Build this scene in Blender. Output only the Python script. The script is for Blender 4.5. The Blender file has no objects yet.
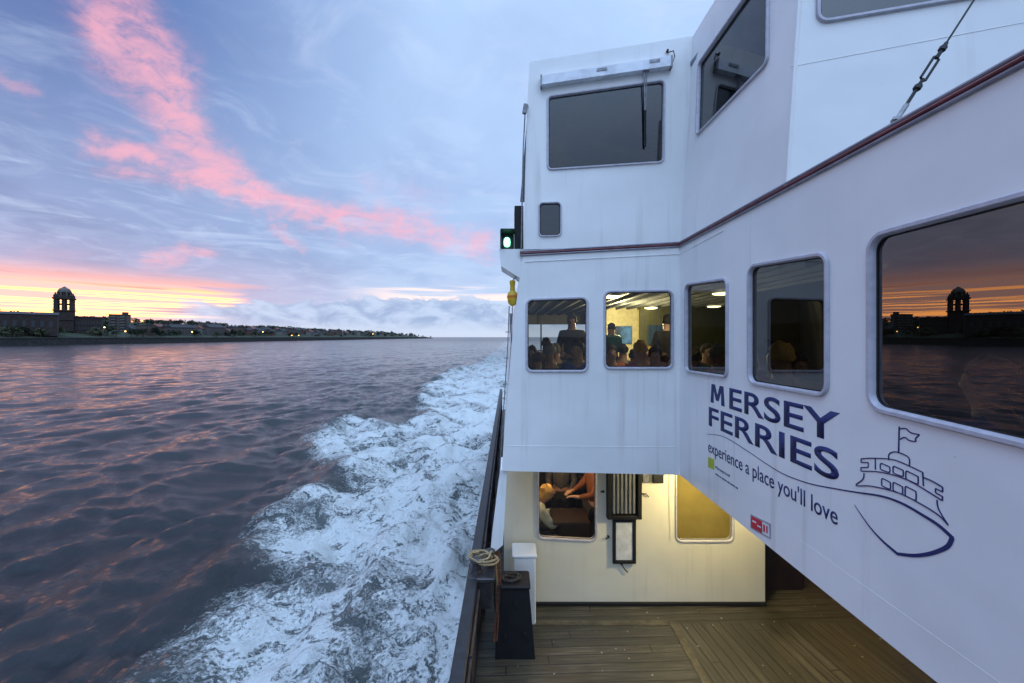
import bpy, bmesh, math, random
import numpy as np
from mathutils import Vector, Matrix
random.seed(7)
R = math.radians
scene = bpy.context.scene
COL = scene.collection

# ------------------------------------------------------------------ camera
F = 400.0; CU = 509.0; CV = 337.0          # focal length and vanishing point in pixels
cam = bpy.data.cameras.new('camera'); camo = bpy.data.objects.new('camera', cam); COL.objects.link(camo)
cam.sensor_width = 36; cam.lens = F/1024*36
cam.shift_x = (512-CU)/1024; cam.shift_y = -(341.5-CV)/1024
cam.clip_start = .05; cam.clip_end = 60000
camo.location = (0, 0, 0); camo.rotation_euler = (R(90), 0, 0)
scene.camera = camo
scene.view_settings.view_transform = 'Standard'; scene.view_settings.look = 'None'
scene.view_settings.exposure = 0.3; scene.view_settings.gamma = 1.0
scene.view_settings.use_curve_mapping = False

def lin(r, g, b):
    f = lambda c: (c/255/12.92) if c/255 <= .04045 else ((c/255+.055)/1.055)**2.4
    return (f(r), f(g), f(b))
def px2ae(u, v):
    x = (u-CU)/F; z = -(v-CV)/F
    return math.degrees(math.atan2(x, 1)), math.degrees(math.atan2(z, math.hypot(x, 1)))

# ------------------------------------------------------------------ node expressions
class G:
    def __init__(s, nt): s.nt = nt
    def n(s, t, **kw):
        x = s.nt.nodes.new(t)
        for k, v in kw.items(): setattr(x, k, v)
        return x
    def put(s, sock, v):
        if isinstance(v, X): s.nt.links.new(v.s, sock)
        elif hasattr(v, 'is_output'): s.nt.links.new(v, sock)
        else:
            if isinstance(v, (tuple, list)) and len(v) == 3 and sock.type == 'RGBA': v = (*v, 1)
            sock.default_value = v
    def m(s, op, *a, clamp=False):
        x = s.n('ShaderNodeMath', operation=op, use_clamp=clamp)
        for i, v in enumerate(a): s.put(x.inputs[i], v)
        return X(s, x.outputs[0])
    def vm(s, op, *a, out=0):
        x = s.n('ShaderNodeVectorMath', operation=op)
        for i, v in enumerate(a):
            s.put(x.inputs[3] if (op == 'SCALE' and i == 1) else x.inputs[i], v)
        return X(s, x.outputs[out])
    def comb(s, a, b, c=0.0):
        x = s.n('ShaderNodeCombineXYZ')
        for i, v in enumerate((a, b, c)): s.put(x.inputs[i], v)
        return X(s, x.outputs[0])
    def sep(s, v):
        x = s.n('ShaderNodeSeparateXYZ'); s.put(x.inputs[0], v)
        return [X(s, o) for o in x.outputs]
    def noise(s, vec, scale=1, detail=4, rough=.55, dist=0, color=False):
        x = s.n('ShaderNodeTexNoise'); s.put(x.inputs['Vector'], vec)
        s.put(x.inputs['Scale'], scale); s.put(x.inputs['Detail'], detail)
        s.put(x.inputs['Roughness'], rough); s.put(x.inputs['Distortion'], dist)
        return X(s, x.outputs['Color' if color else 'Fac'])
    def smooth(s, v, a, b, lo=0.0, hi=1.0):
        x = s.n('ShaderNodeMapRange', interpolation_type='SMOOTHSTEP')
        for i, q in enumerate((v, a, b, lo, hi)): s.put(x.inputs[i], q)
        return X(s, x.outputs[0])
    def mix(s, f, a, b):
        x = s.n('ShaderNodeMix', data_type='RGBA')
        s.put(x.inputs[0], f); s.put(x.inputs[6], a); s.put(x.inputs[7], b)
        return X(s, x.outputs[2])
class X:
    def __init__(s, g, sock): s.g = g; s.s = sock
    def __add__(s, o): return s.g.m('ADD', s, o)
    __radd__ = __add__
    def __mul__(s, o): return s.g.m('MULTIPLY', s, o)
    __rmul__ = __mul__
    def __sub__(s, o): return s.g.m('SUBTRACT', s, o)
    def __rsub__(s, o): return s.g.m('SUBTRACT', o, s)
    def __truediv__(s, o): return s.g.m('DIVIDE', s, o)
    def __pow__(s, o): return s.g.m('POWER', s, o)

# ------------------------------------------------------------------ sky
def build_world():
    w = bpy.data.worlds.new('World'); scene.world = w; w.use_nodes = True
    nt = w.node_tree; nt.nodes.clear(); g = G(nt)
    tc = g.n('ShaderNodeTexCoord'); D = X(g, tc.outputs['Generated'])
    x, y, z = g.sep(D)
    DEG = 180/math.pi
    A = g.m('ARCTAN2', x, y)*DEG
    E = g.m('ARCSINE', g.m('MINIMUM', g.m('MAXIMUM', z, -1.0), 1.0))*DEG
    zz = g.m('MAXIMUM', z, 0.0)+.13
    P = g.comb(x/zz, y/zz)
    n1 = g.noise(P, 1.1, 6, .55, .6); n2 = g.noise(P, 3.4, 6, .6, 1.0)
    AE = g.comb(A, E)
    # base: dark blue high on the left, pale to the right, lilac low down
    right = g.m('MAXIMUM', g.smooth(A, -50, -4), g.smooth(A, -100, -165))
    high = g.mix(right, lin(78, 106, 164), lin(168, 196, 234))
    mid = g.mix(right, lin(130, 150, 192), lin(158, 184, 222))
    low = g.mix(right, lin(146, 158, 196), lin(186, 204, 230))
    col = g.mix(g.smooth(E, 1, 15), low, mid)
    col = g.mix(g.smooth(E, 13, 34), col, high)
    # grey-blue and pale layers of cloud
    dark = g.smooth(n1, .42, .66)*.42
    col = g.mix(dark, col, g.mix(right, lin(102, 119, 162), lin(142, 164, 206)))
    pale = g.smooth(n2, .45, .82)*.34
    col = g.mix(pale, col, lin(200, 214, 240))
    Q = g.comb(A*.05, E*.34)
    n3 = g.noise(Q, 1.6, 6, .6, .5)
    lay = g.smooth(n3, .5, .68)*g.smooth(E, 4, 8)*g.smooth(E, 22, 15)*.5
    col = g.mix(lay, col, lin(184, 200, 230))
    # pink lit bank: a crooked streak
    wob = g.noise(g.comb(A*.14, E*.24), 1.3, 6, .62, .3, color=True)
    wv = g.vm('SCALE', g.vm('SUBTRACT', wob, (.5, .5, .5)), 6.5)
    PW = g.vm('ADD', AE, wv)
    segs = [((80,-40),(118,28),3.1,.75),((118,28),(160,82),3.5,1.0),((160,82),(186,140),2.9,1.0),((186,140),(240,186),2.4,.95),
            ((118,150),(190,172),1.8,.95),((190,172),(262,198),1.9,1.1),((262,198),(345,218),1.8,.95),((345,218),(410,228),2.2,.85),((410,228),(485,243),2.2,.7),
            ((370,190),(440,200),2.4,.28),((146,258),(212,252),1.0,.7),((276,226),(304,246),.8,.6),((2,86),(36,96),.7,.5),((30,262),(80,255),.8,.3)]
    tot = None
    for a, b, wd, st in segs:
        a = px2ae(*a); b = px2ae(*b)
        d = (b[0]-a[0], b[1]-a[1]); L2 = d[0]**2+d[1]**2
        q = g.vm('SUBTRACT', PW, (a[0], a[1], 0))
        t = g.m('MULTIPLY', g.vm('DOT_PRODUCT', q, (d[0], d[1], 0), out=1), 1/L2, clamp=True)
        r = g.vm('SUBTRACT', q, g.vm('SCALE', (d[0], d[1], 0), t))
        px, py, pz = g.sep(r)
        d2 = px*px+py*py
        e = g.m('EXPONENT', d2*(-1/(wd*wd)))*st
        tot = e if tot is None else g.m('MAXIMUM', tot, e)
    n4 = g.noise(g.comb(A*.3+E*.12, E*.55-A*.12), 1.0, 7, .68, .6)
    pink = tot*g.smooth(n4, .2, .66, .30, 1.1)
    pink = g.m('MINIMUM', g.smooth(pink, .02, 1.2)*.78, 1.0)
    col = g.mix(pink, col, lin(238, 168, 182))
    # the glow left low where the sun has gone down
    n5 = g.noise(g.comb(A*.035, E*.9), 1.3, 6, .55, .35)
    n6 = g.noise(g.comb(A*.02+4, E*1.5), 1.6, 5, .6, .3)
    azg = g.smooth(A, -34, -42)*g.smooth(A, -115, -80)
    aedge = A + (n5-.5)*16
    azg = g.smooth(aedge, -32, -38)*g.smooth(A, -120, -80)
    band = azg*g.smooth(E, 7.6, 4.8)*g.smooth(E, .1, 1.5)
    glowc = g.mix(g.smooth(E, 5.8, 3.4), lin(250, 170, 150), (4.6, 1.7, .42))
    glowc = g.mix(g.smooth(n6, .56, .48)*g.smooth(E, 6.5, 5.0), glowc, (.95, .52, .5))
    glowc = g.mix(g.smooth(n5, .56, .66), glowc, lin(196, 138, 158))
    col = g.mix(band*g.smooth(n5, .2, .34), col, glowc)
    pinkhaze = g.smooth(A, -14, -34)*g.smooth(E, 11, 5)*g.smooth(A, -130, -80)*.2
    col = g.mix(pinkhaze*g.smooth(band, 1, .2), col, lin(220, 170, 190))
    # thin warm gap to the right
    gap = g.smooth(A, -24, -14)*g.smooth(A, 12, 2)*g.smooth(g.m('ABSOLUTE', E-5.6+(n5-.5)*4), 1.1, .3)
    col = g.mix(gap*.8, col, (1.0, .78, .72))
    # low bank of cumulus along the horizon
    n7 = g.noise(g.comb(A*.16, E*.34), 1.4, 7, .6, .4)
    top = 3.9+g.smooth(A, -38, -16)*1.5-g.smooth(A, -6, 4)*1.5
    bank = g.smooth(E-top-(n7-.5)*7.0, .35, -.35)*g.smooth(A, -43, -37)
    bc = g.mix(g.smooth(n7, .38, .62), lin(142, 164, 200), lin(178, 196, 224))
    bc = g.mix(g.smooth(E, 2.6, .2), bc, lin(190, 203, 224))
    col = g.mix(bank*.92, col, bc)
    # added brightness overhead and behind, out of view, to fill the white walls
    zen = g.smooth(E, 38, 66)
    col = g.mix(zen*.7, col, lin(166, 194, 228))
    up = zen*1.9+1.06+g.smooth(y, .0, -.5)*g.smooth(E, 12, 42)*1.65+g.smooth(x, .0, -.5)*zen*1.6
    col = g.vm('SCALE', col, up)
    sky = g.n('ShaderNodeTexSky', sky_type='NISHITA', sun_disc=False, sun_elevation=R(1.5), sun_rotation=R(-50))
    nk = g.vm('SCALE', X(g, sky.outputs[0]), .006)
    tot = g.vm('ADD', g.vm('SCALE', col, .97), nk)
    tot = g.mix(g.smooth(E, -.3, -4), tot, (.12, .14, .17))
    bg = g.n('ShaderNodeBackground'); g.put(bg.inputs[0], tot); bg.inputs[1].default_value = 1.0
    out = g.n('ShaderNodeOutputWorld'); nt.links.new(bg.outputs[0], out.inputs[0])
build_world()

sun = bpy.data.lights.new('sun', 'SUN'); suno = bpy.data.objects.new('sun', sun); COL.objects.link(suno)
sun.energy = .05; sun.angle = R(50); sun.color = (1, .62, .5)
sd = Vector((math.sin(R(-50)), math.cos(R(-50)), math.tan(R(4))))     # towards the afterglow
suno.rotation_euler = sd.to_track_quat('Z', 'Y').to_euler()

# ------------------------------------------------------------------ materials
MATS = {}
def newmat(name):
    m = bpy.data.materials.new(name); m.use_nodes = True
    nt = m.node_tree; b = nt.nodes['Principled BSDF']
    return m, G(nt), b
def simple(name, col, rough=.5, metal=0, var=.15, scale=8, bump=0, spec=.5):
    if name in MATS: return MATS[name]
    m, g, b = newmat(name)
    tc = g.n('ShaderNodeTexCoord')
    n = g.noise(tc.outputs['Object'], scale, 5, .6)
    k = g.smooth(n, .3, .7, 1-var, 1+var)
    g.put(b.inputs['Base Color'], g.vm('SCALE', col, k))
    b.inputs['Roughness'].default_value = rough; b.inputs['Metallic'].default_value = metal
    b.inputs['Specular IOR Level'].default_value = spec
    if bump:
        bn = g.n('ShaderNodeBump'); bn.inputs['Strength'].default_value = bump; bn.inputs['Distance'].default_value = .01
        g.put(bn.inputs['Height'], n); g.put(b.inputs['Normal'], bn.outputs[0])
    MATS[name] = m; return m
def emis(name, col, st):
    if name in MATS: return MATS[name]
    m, g, b = newmat(name)
    b.inputs['Base Color'].default_value = (*col, 1)
    b.inputs['Emission Color'].default_value = (*col, 1); b.inputs['Emission Strength'].default_value = st
    MATS[name] = m; return m

def paint(name, base, stain=(.33, .27, .22), amt=1.0):
    m, g, b = newmat(name)
    geo = g.n('ShaderNodeNewGeometry'); P = X(g, geo.outputs['Position'])
    x, y, z = g.sep(P)
    big = g.noise(P, .9, 4, .55)
    S = g.comb(x*9.0, y*9.0, z*.35)
    streak = g.smooth(g.noise(S, 1, 5, .6), .53, .8)*g.smooth(g.noise(P, .7, 2), .40, .60)
    grime = g.smooth(g.noise(P, 14, 6, .7), .62, .85)
    c = g.vm('SCALE', base, g.smooth(big, .3, .7, .93, 1.03))
    c = g.mix(streak*.36*amt, c, stain)
    c = g.mix(grime*.18*amt, c, stain)
    spot = g.smooth(g.noise(P, 42, 2, .5), .77, .82)
    c = g.mix(spot*.35*amt, c, (.25, .13, .07))
    g.put(b.inputs['Base Color'], c)
    g.put(b.inputs['Roughness'], g.smooth(big, .3, .7, .36, .5))
    bn = g.n('ShaderNodeBump'); bn.inputs['Strength'].default_value = .6; bn.inputs['Distance'].default_value = .02
    h = g.noise(P, 2.2, 2, .5)*1.0+g.noise(P, 55, 3, .5)*.02
    g.put(bn.inputs['Height'], h); g.put(b.inputs['Normal'], bn.outputs[0])
    return m
M_WHITE = paint('white_ship_paint', (.80, .80, .785))
M_CREAM = paint('cream_ship_paint', (.72, .68, .54), amt=.8)
M_FRAME = simple('aluminium_frame', (.46, .45, .50), .5, .1, .1, 20)
M_RUBBER = simple('black_rubber', (.012, .012, .013), .55)
M_REDTRIM = simple('oxide_red_trim', (.16, .035, .04), .5, 0, .3, 12)
M_GREYTRIM_SHADOW = simple('grey_trim_and_shadow', (.24, .23, .27), .45, .2, .2, 12)
M_BULW = simple('bulwark_brown_paint', (.055, .045, .05), .42, 0, .35, 5, .3)
M_CAP = simple('caprail_black_paint', (.012, .012, .014), .5, 0, .4, 9, .3)
M_HULL = simple('hull_black_paint', (.018, .018, .02), .45, 0, .3, 2)
M_BLACK = simple('satin_black', (.012, .012, .014), .6, spec=.3)
M_DARKWOOD = simple('dark_varnished_wood', (.018, .008, .005), .5, 0, .4, 6)
M_ROPE = simple('manila_rope', (.30, .22, .12), .9, 0, .4, 60, .8)
M_REDROPE = simple('red_rope', (.28, .015, .02), .85, 0, .3, 60, .5)
M_NAVY = simple('navy_vinyl', (.012, .02, .11), .6, 0, .05)
M_GREEN = simple('lime_vinyl', (.42, .50, .02), .5)
M_RED = simple('red_vinyl', (.55, .02, .05), .4)
M_STEEL = simple('steel_grey', (.22, .22, .23), .45, .6, .3, 20)
M_CEIL = simple('saloon_ceiling_panel', (.10, .105, .11), .6)
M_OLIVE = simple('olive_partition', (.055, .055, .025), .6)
M_CREAMIN = simple('cream_partition', (.70, .62, .36), .6)
M_BLUEPIC = simple('blue_poster', (.06, .16, .42), .5, 0, .9, 3)
M_FLOOR = simple('saloon_carpet', (.03, .035, .06), .9)
M_SEAT = simple('seat_fabric', (.05, .06, .12), .8)
M_LAMP = emis('ceiling_lamp_glow', (1, .80, .42), 9)
M_DIMLAMP = emis('deck_lamp_glow', (1, .70, .28), 6)
M_GREENLENS = emis('green_lens_glow', (.25, 1, .62), 3.2)
M_YELLOW = simple('yellow_plastic', (.62, .42, .02), .45, 0, .15)
M_VALANCE = simple('pale_box_paint', (.70, .73, .78), .4)
M_BLIND = simple('yellow_blind', (.36, .26, .07), .8, 0, .12, 3)
M_GREYIN = simple('wheelhouse_lining', (.20, .24, .29), .7)

def glass(name, tint, f0, rough=.0):
    m = bpy.data.materials.new(name); m.use_nodes = True
    nt = m.node_tree; nt.nodes.clear(); g = G(nt)
    geo = g.n('ShaderNodeNewGeometry')
    c = g.m('ABSOLUTE', g.vm('DOT_PRODUCT', geo.outputs['Normal'], geo.outputs['Incoming'], out=1))
    fr = g.m('POWER', 1-c, 5.0)*(1-f0)+f0
    tr = g.n('ShaderNodeBsdfTransparent'); tr.inputs[0].default_value = (*tint, 1)
    gl = g.n('ShaderNodeBsdfGlossy'); gl.inputs['Roughness'].default_value = rough
    bn = g.n('ShaderNodeBump'); bn.inputs['Strength'].default_value = .03; bn.inputs['Distance'].default_value = .02
    g.put(bn.inputs['Height'], g.noise(geo.outputs['Position'], 1.5, 2)); g.put(gl.inputs['Normal'], bn.outputs[0])
    mx = g.n('ShaderNodeMixShader'); g.put(mx.inputs[0], fr); nt.links.new(tr.outputs[0], mx.inputs[1]); nt.links.new(gl.outputs[0], mx.inputs[2])
    out = g.n('ShaderNodeOutputMaterial'); nt.links.new(mx.outputs[0], out.inputs[0])
    return m
M_GLASS = glass('tinted_window_glass', (.24, .27, .28), .13)
M_GLASSFRONT = glass('saloon_window_glass', (.55, .58, .56), .045)
M_GLASSUP = glass('wheelhouse_glass', (.42, .50, .56), .085)
M_GLASSCLEAR = glass('clear_window_glass', (.78, .8, .78), .06)

def deck_mat(name, ang, along_y=True):
    m, g, b = newmat(name)
    geo = g.n('ShaderNodeNewGeometry'); P = X(g, geo.outputs['Position'])
    x, y, z = g.sep(P)
    ca, sa = math.cos(ang), math.sin(ang)
    a = x*ca-y*sa; l = x*sa+y*ca        # a across the planks, l along them
    if not along_y: a, l = l, a
    W = .125
    cell = g.m('FLOOR', a/W); fr = g.m('FRACT', a/W)
    edge = g.m('MINIMUM', fr, 1-fr)
    wn = g.n('ShaderNodeTexWhiteNoise', noise_dimensions='1D'); g.put(wn.inputs['W'], cell)
    rnd = X(g, wn.outputs['Value'])
    grain = g.noise(g.comb(a*34, l*1.8, rnd*20), 1, 6, .65, .3)
    blot = g.noise(P, 1.3, 5, .6)
    c = g.mix(rnd, (.055, .052, .041), (.13, .115, .085))
    c = g.mix(g.smooth(grain, .36, .6)*.8, c, (.03, .026, .018))
    c = g.mix(g.smooth(blot, .42, .62)*.6, c, (.035, .034, .024))
    seam = g.smooth(edge+(g.noise(P, 9, 4, .6)-.5)*.07, .035, .085)
    fl = g.m('FRACT', l/3.1+rnd*7.3); butt = g.smooth(g.m('MINIMUM', fl, 1-fl), .0015, .003)
    seam = g.m('MINIMUM', seam, butt)
    c = g.mix(seam, (.018, .016, .013), c)
    c = g.mix(g.smooth(g.noise(P, 17, 1, .3), .775, .79)*.6, c, (.55, .55, .5))
    g.put(b.inputs['Base Color'], c)
    g.put(b.inputs['Roughness'], g.smooth(blot, .35, .7, .62, .36))
    bn = g.n('ShaderNodeBump'); bn.inputs['Strength'].default_value = .6; bn.inputs['Distance'].default_value = .006
    g.put(bn.inputs['Height'], seam*1.0+grain*.25); g.put(b.inputs['Normal'], bn.outputs[0])
    return m
M_DECKY = deck_mat('deck_planks_fore_and_aft', R(-6)); M_DECKX = deck_mat('deck_planks_athwart', R(-2), False)

# ------------------------------------------------------------------ mesh helpers
def link(o, parent=None):
    COL.objects.link(o)
    if parent is not None: o.parent = parent
    return o
def tag(o, label=None, cat=None, group=None, kind=None):
    if label: o['label'] = label
    if cat: o['category'] = cat
    if group: o['group'] = group
    if kind: o['kind'] = kind
    return o
def empty(name, loc=(0, 0, 0), rz=0.0):
    o = bpy.data.objects.new(name, None); o.location = loc; o.rotation_euler = (0, 0, rz); o.empty_display_size = .2
    return link(o)
class MB:
    def __init__(s): s.v = []; s.f = []; s.mi = []
    def add(s, vs, fs, mi=0):
        o = len(s.v); s.v += [tuple(p) for p in vs]
        s.f += [tuple(i+o for i in f) for f in fs]; s.mi += [mi]*len(fs); return s
    def box(s, c, d, rot=None, mi=0, taper=1.0, bev=0):
        hx, hy, hz = d[0]/2, d[1]/2, d[2]/2
        bv = bev
        if bv <= 0:
            vs = [(sx*hx*(taper if sz > 0 else 1), sy*hy*(taper if sz > 0 else 1), sz*hz) for sz in (-1, 1) for sx, sy in ((-1,-1),(1,-1),(1,1),(-1,1))]
            fs = [(3,2,1,0),(4,5,6,7),(0,1,5,4),(1,2,6,5),(2,3,7,6),(3,0,4,7)]
        else:
            vs = []; fs = []
            def ring(ix, iy, z):
                o = len(vs)
                for (sx, sy) in ((-1,-1),(1,-1),(1,1),(-1,1)):
                    if sx*sy > 0: a = [(sx*ix, sy*(iy-bv)), (sx*(ix-bv), sy*iy)]
                    else: a = [(sx*(ix-bv), sy*iy), (sx*ix, sy*(iy-bv))]
                    for q in a: vs.append((*q, z))
                return o
            for (ix, iy, z) in ((hx-bv, hy-bv, -hz), (hx, hy, -hz+bv), (hx, hy, hz-bv), (hx-bv, hy-bv, hz)): ring(ix, iy, z)
            for r in range(3):
                for k in range(8): fs.append((r*8+k, r*8+(k+1) % 8, (r+1)*8+(k+1) % 8, (r+1)*8+k))
            fs.append(tuple(range(7, -1, -1))); fs.append(tuple(range(24, 32)))
        vs = [Vector(p) for p in vs]
        if rot is not None: vs = [rot @ p for p in vs]
        return s.add([p+Vector(c) for p in vs], fs, mi)
    def tube(s, pts, r, n=8, mi=0, cap=True):
        pts = [Vector(p) for p in pts]; rs = r if isinstance(r, (list, tuple)) else [r]*len(pts)
        vs = []; fs = []; up = Vector((0, 0, 1))
        for i, p in enumerate(pts):
            d = (pts[min(i+1, len(pts)-1)]-pts[max(i-1, 0)]).normalized()
            u = up if abs(d.z) < .95 else Vector((1, 0, 0))
            a = d.cross(u).normalized(); b = a.cross(d).normalized()
            for k in range(n):
                t = 2*math.pi*k/n; vs.append(p+(a*math.cos(t)+b*math.sin(t))*rs[i])
        for i in range(len(pts)-1):
            for k in range(n): fs.append((i*n+k, i*n+(k+1) % n, (i+1)*n+(k+1) % n, (i+1)*n+k))
        if cap: fs += [tuple(range(n-1, -1, -1)), tuple(range((len(pts)-1)*n, len(pts)*n))]
        return s.add(vs, fs, mi)
    def lathe(s, c, prof, n=16, mi=0):
        vs = []; fs = []
        for r, z in prof:
            for k in range(n):
                t = 2*math.pi*k/n; vs.append((c[0]+r*math.cos(t), c[1]+r*math.sin(t), c[2]+z))
        m = len(prof)
        for i in range(m-1):
            for k in range(n): fs.append((i*n+k, i*n+(k+1) % n, (i+1)*n+(k+1) % n, (i+1)*n+k))
        fs += [tuple(range(n-1, -1, -1)), tuple(range((m-1)*n, m*n))]
        return s.add(vs, fs, mi)
    def prism(s, poly, z0, z1, mi=0):
        n = len(poly)
        vs = [(p[0], p[1], z0) for p in poly]+[(p[0], p[1], z1) for p in poly]
        fs = [tuple(range(n-1, -1, -1)), tuple(range(n, 2*n))]+[(k, (k+1) % n, n+(k+1) % n, n+k) for k in range(n)]
        return s.add(vs, fs, mi)
    def build(s, name, mat, parent=None, smooth=False):
        me = bpy.data.meshes.new(name); me.from_pydata(s.v, [], s.f)
        for m in (mat if isinstance(mat, (list, tuple)) else [mat]): me.materials.append(m)
        me.polygons.foreach_set('material_index', s.mi)
        bm = bmesh.new(); bm.from_mesh(me); bmesh.ops.recalc_face_normals(bm, faces=bm.faces); bm.to_mesh(me); bm.free()
        if smooth:
            me.shade_smooth()
            try: me.set_sharp_from_angle(angle=R(40))
            except Exception: pass
        me.update()
        return link(bpy.data.objects.new(name, me), parent)

class Plane:
    """a vertical-ish wall: es runs to the right seen from outside, et up, n outward"""
    def __init__(s, p0, es, et, flip=False):
        s.p0 = Vector(p0); s.es = Vector(es).normalized(); e = Vector(et); s.et = (e-s.es*e.dot(s.es)).normalized()
        s.n = s.es.cross(s.et).normalized()
    def at(s, u, v):
        d = Vector(((u-CU)/F, 1, -(v-CV)/F)); t = s.p0.dot(s.n)/d.dot(s.n); p = d*t-s.p0
        return (p.dot(s.es), p.dot(s.et))
    def to3(s, q, h=0.0): return s.p0+s.es*q[0]+s.et*q[1]+s.n*h
def area(c): return .5*sum(c[i][0]*c[(i+1) % len(c)][1]-c[(i+1) % len(c)][0]*c[i][1] for i in range(len(c)))
def offset_poly(c, d):
    c = list(c)
    if area(c) < 0: d = -d
    out = []; n = len(c)
    for i in range(n):
        a, b, e = Vector(c[i-1]), Vector(c[i]), Vector(c[(i+1) % n])
        d1 = (b-a).normalized(); d2 = (e-b).normalized()
        n1 = Vector((d1.y, -d1.x)); n2 = Vector((d2.y, -d2.x))
        m = (n1+n2)/(1+n1.dot(n2)); out.append(tuple(b+m*d))
    return out
def rounded(c, r, seg=6):
    out = []; n = len(c)
    for i in range(n):
        a, b, e = Vector(c[i-1]), Vector(c[i]), Vector(c[(i+1) % n])
        da = (a-b).normalized(); de = (e-b).normalized()
        ang = da.angle(de); L = min(r/math.tan(ang/2), (a-b).length*.45, (e-b).length*.45)
        p, q = b+da*L, b+de*L; rr = L*math.tan(ang/2)
        cc = b+(da+de).normalized()*(rr/math.sin(ang/2))
        a0 = math.atan2(p.y-cc.y, p.x-cc.x); a1 = math.atan2(q.y-cc.y, q.x-cc.x)
        dd = (a1-a0+math.pi) % (2*math.pi)-math.pi
        for k in range(seg+1):
            t = a0+dd*k/seg; out.append((cc.x+rr*math.cos(t), cc.y+rr*math.sin(t)))
    return out
def panel(name, pl, outer, holes, thick, mat, parent, h=0.0):
    bm = bmesh.new(); sides = []
    for hh in (h, h-thick):
        es = []; loops = []
        for lp in [outer]+holes:
            vs = [bm.verts.new(pl.to3(q, hh)) for q in lp]; loops.append(vs)
            es += [bm.edges.new((vs[i], vs[(i+1) % len(vs)])) for i in range(len(vs))]
        bmesh.ops.triangle_fill(bm, use_beauty=True, edges=es, normal=pl.n)
        sides.append(loops)
    for la, lb in zip(*sides):
        for i in range(len(la)):
            j = (i+1) % len(la); bm.faces.new((la[i], la[j], lb[j], lb[i]))
    bmesh.ops.recalc_face_normals(bm, faces=bm.faces)
    me = bpy.data.meshes.new(name); bm.to_mesh(me); bm.free(); me.materials.append(mat)
    return link(bpy.data.objects.new(name, me), parent)
def window(pl, corners, r, parent, fw=.035, fd=.02, gm=None, px=True, wall=.05, label=None, fmat=None):
    """corners TL,TR,BR,BL; returns the hole"""
    c = [pl.at(*q) for q in corners] if px else corners
    ccx = sum(q[0] for q in c)/4; cy = sum(q[1] for q in c)/4
    w = empty('window', pl.to3((ccx, cy))); w.parent = parent; inv = -w.location
    if label: w['label'] = label
    prof = [(fw, -.001), (fw, fd*.6), (fw*.8, fd), (fw*.3, fd), (fw*.12, fd*.5), (0, fd*.2), (0, -wall+.005), (.02, -wall+.005)]
    mb = MB(); loops = []
    for off, h in prof:
        loops.append([pl.to3(q, h)+inv for q in rounded(offset_poly(c, off), r+max(off, 0))])
    n = len(loops[0])
    for k, lp in enumerate(loops): mb.v += [tuple(p) for p in lp]
    for k in range(len(loops)-1):
        for i in range(n):
            j = (i+1) % n; mb.f.append((k*n+i, k*n+j, (k+1)*n+j, (k+1)*n+i)); mb.mi.append(0)
    mb.build('frame', fmat or M_FRAME, w, smooth=True)
    gk = MB(); a = [pl.to3(q, -.010)+inv for q in rounded(offset_poly(c, -.007), r)]; b = [pl.to3(q, -.012)+inv for q in rounded(offset_poly(c, .004), r)]
    a2 = [p-pl.n*.012 for p in a]
    gk.v = [tuple(p) for p in a+b]; gk.f = [(i, (i+1) % n, n+(i+1) % n, n+i) for i in range(n)]; gk.mi = [0]*n
    gk.build('gasket', M_RUBBER, w)
    p_ = MB(); lp = [pl.to3(q, -.016)+inv for q in rounded(offset_poly(c, .003), r)]
    p_.add(lp, [tuple(range(n))]); p_.build('pane', gm or M_GLASS, w)
    return rounded(offset_poly(c, .004), r+.004)

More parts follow.
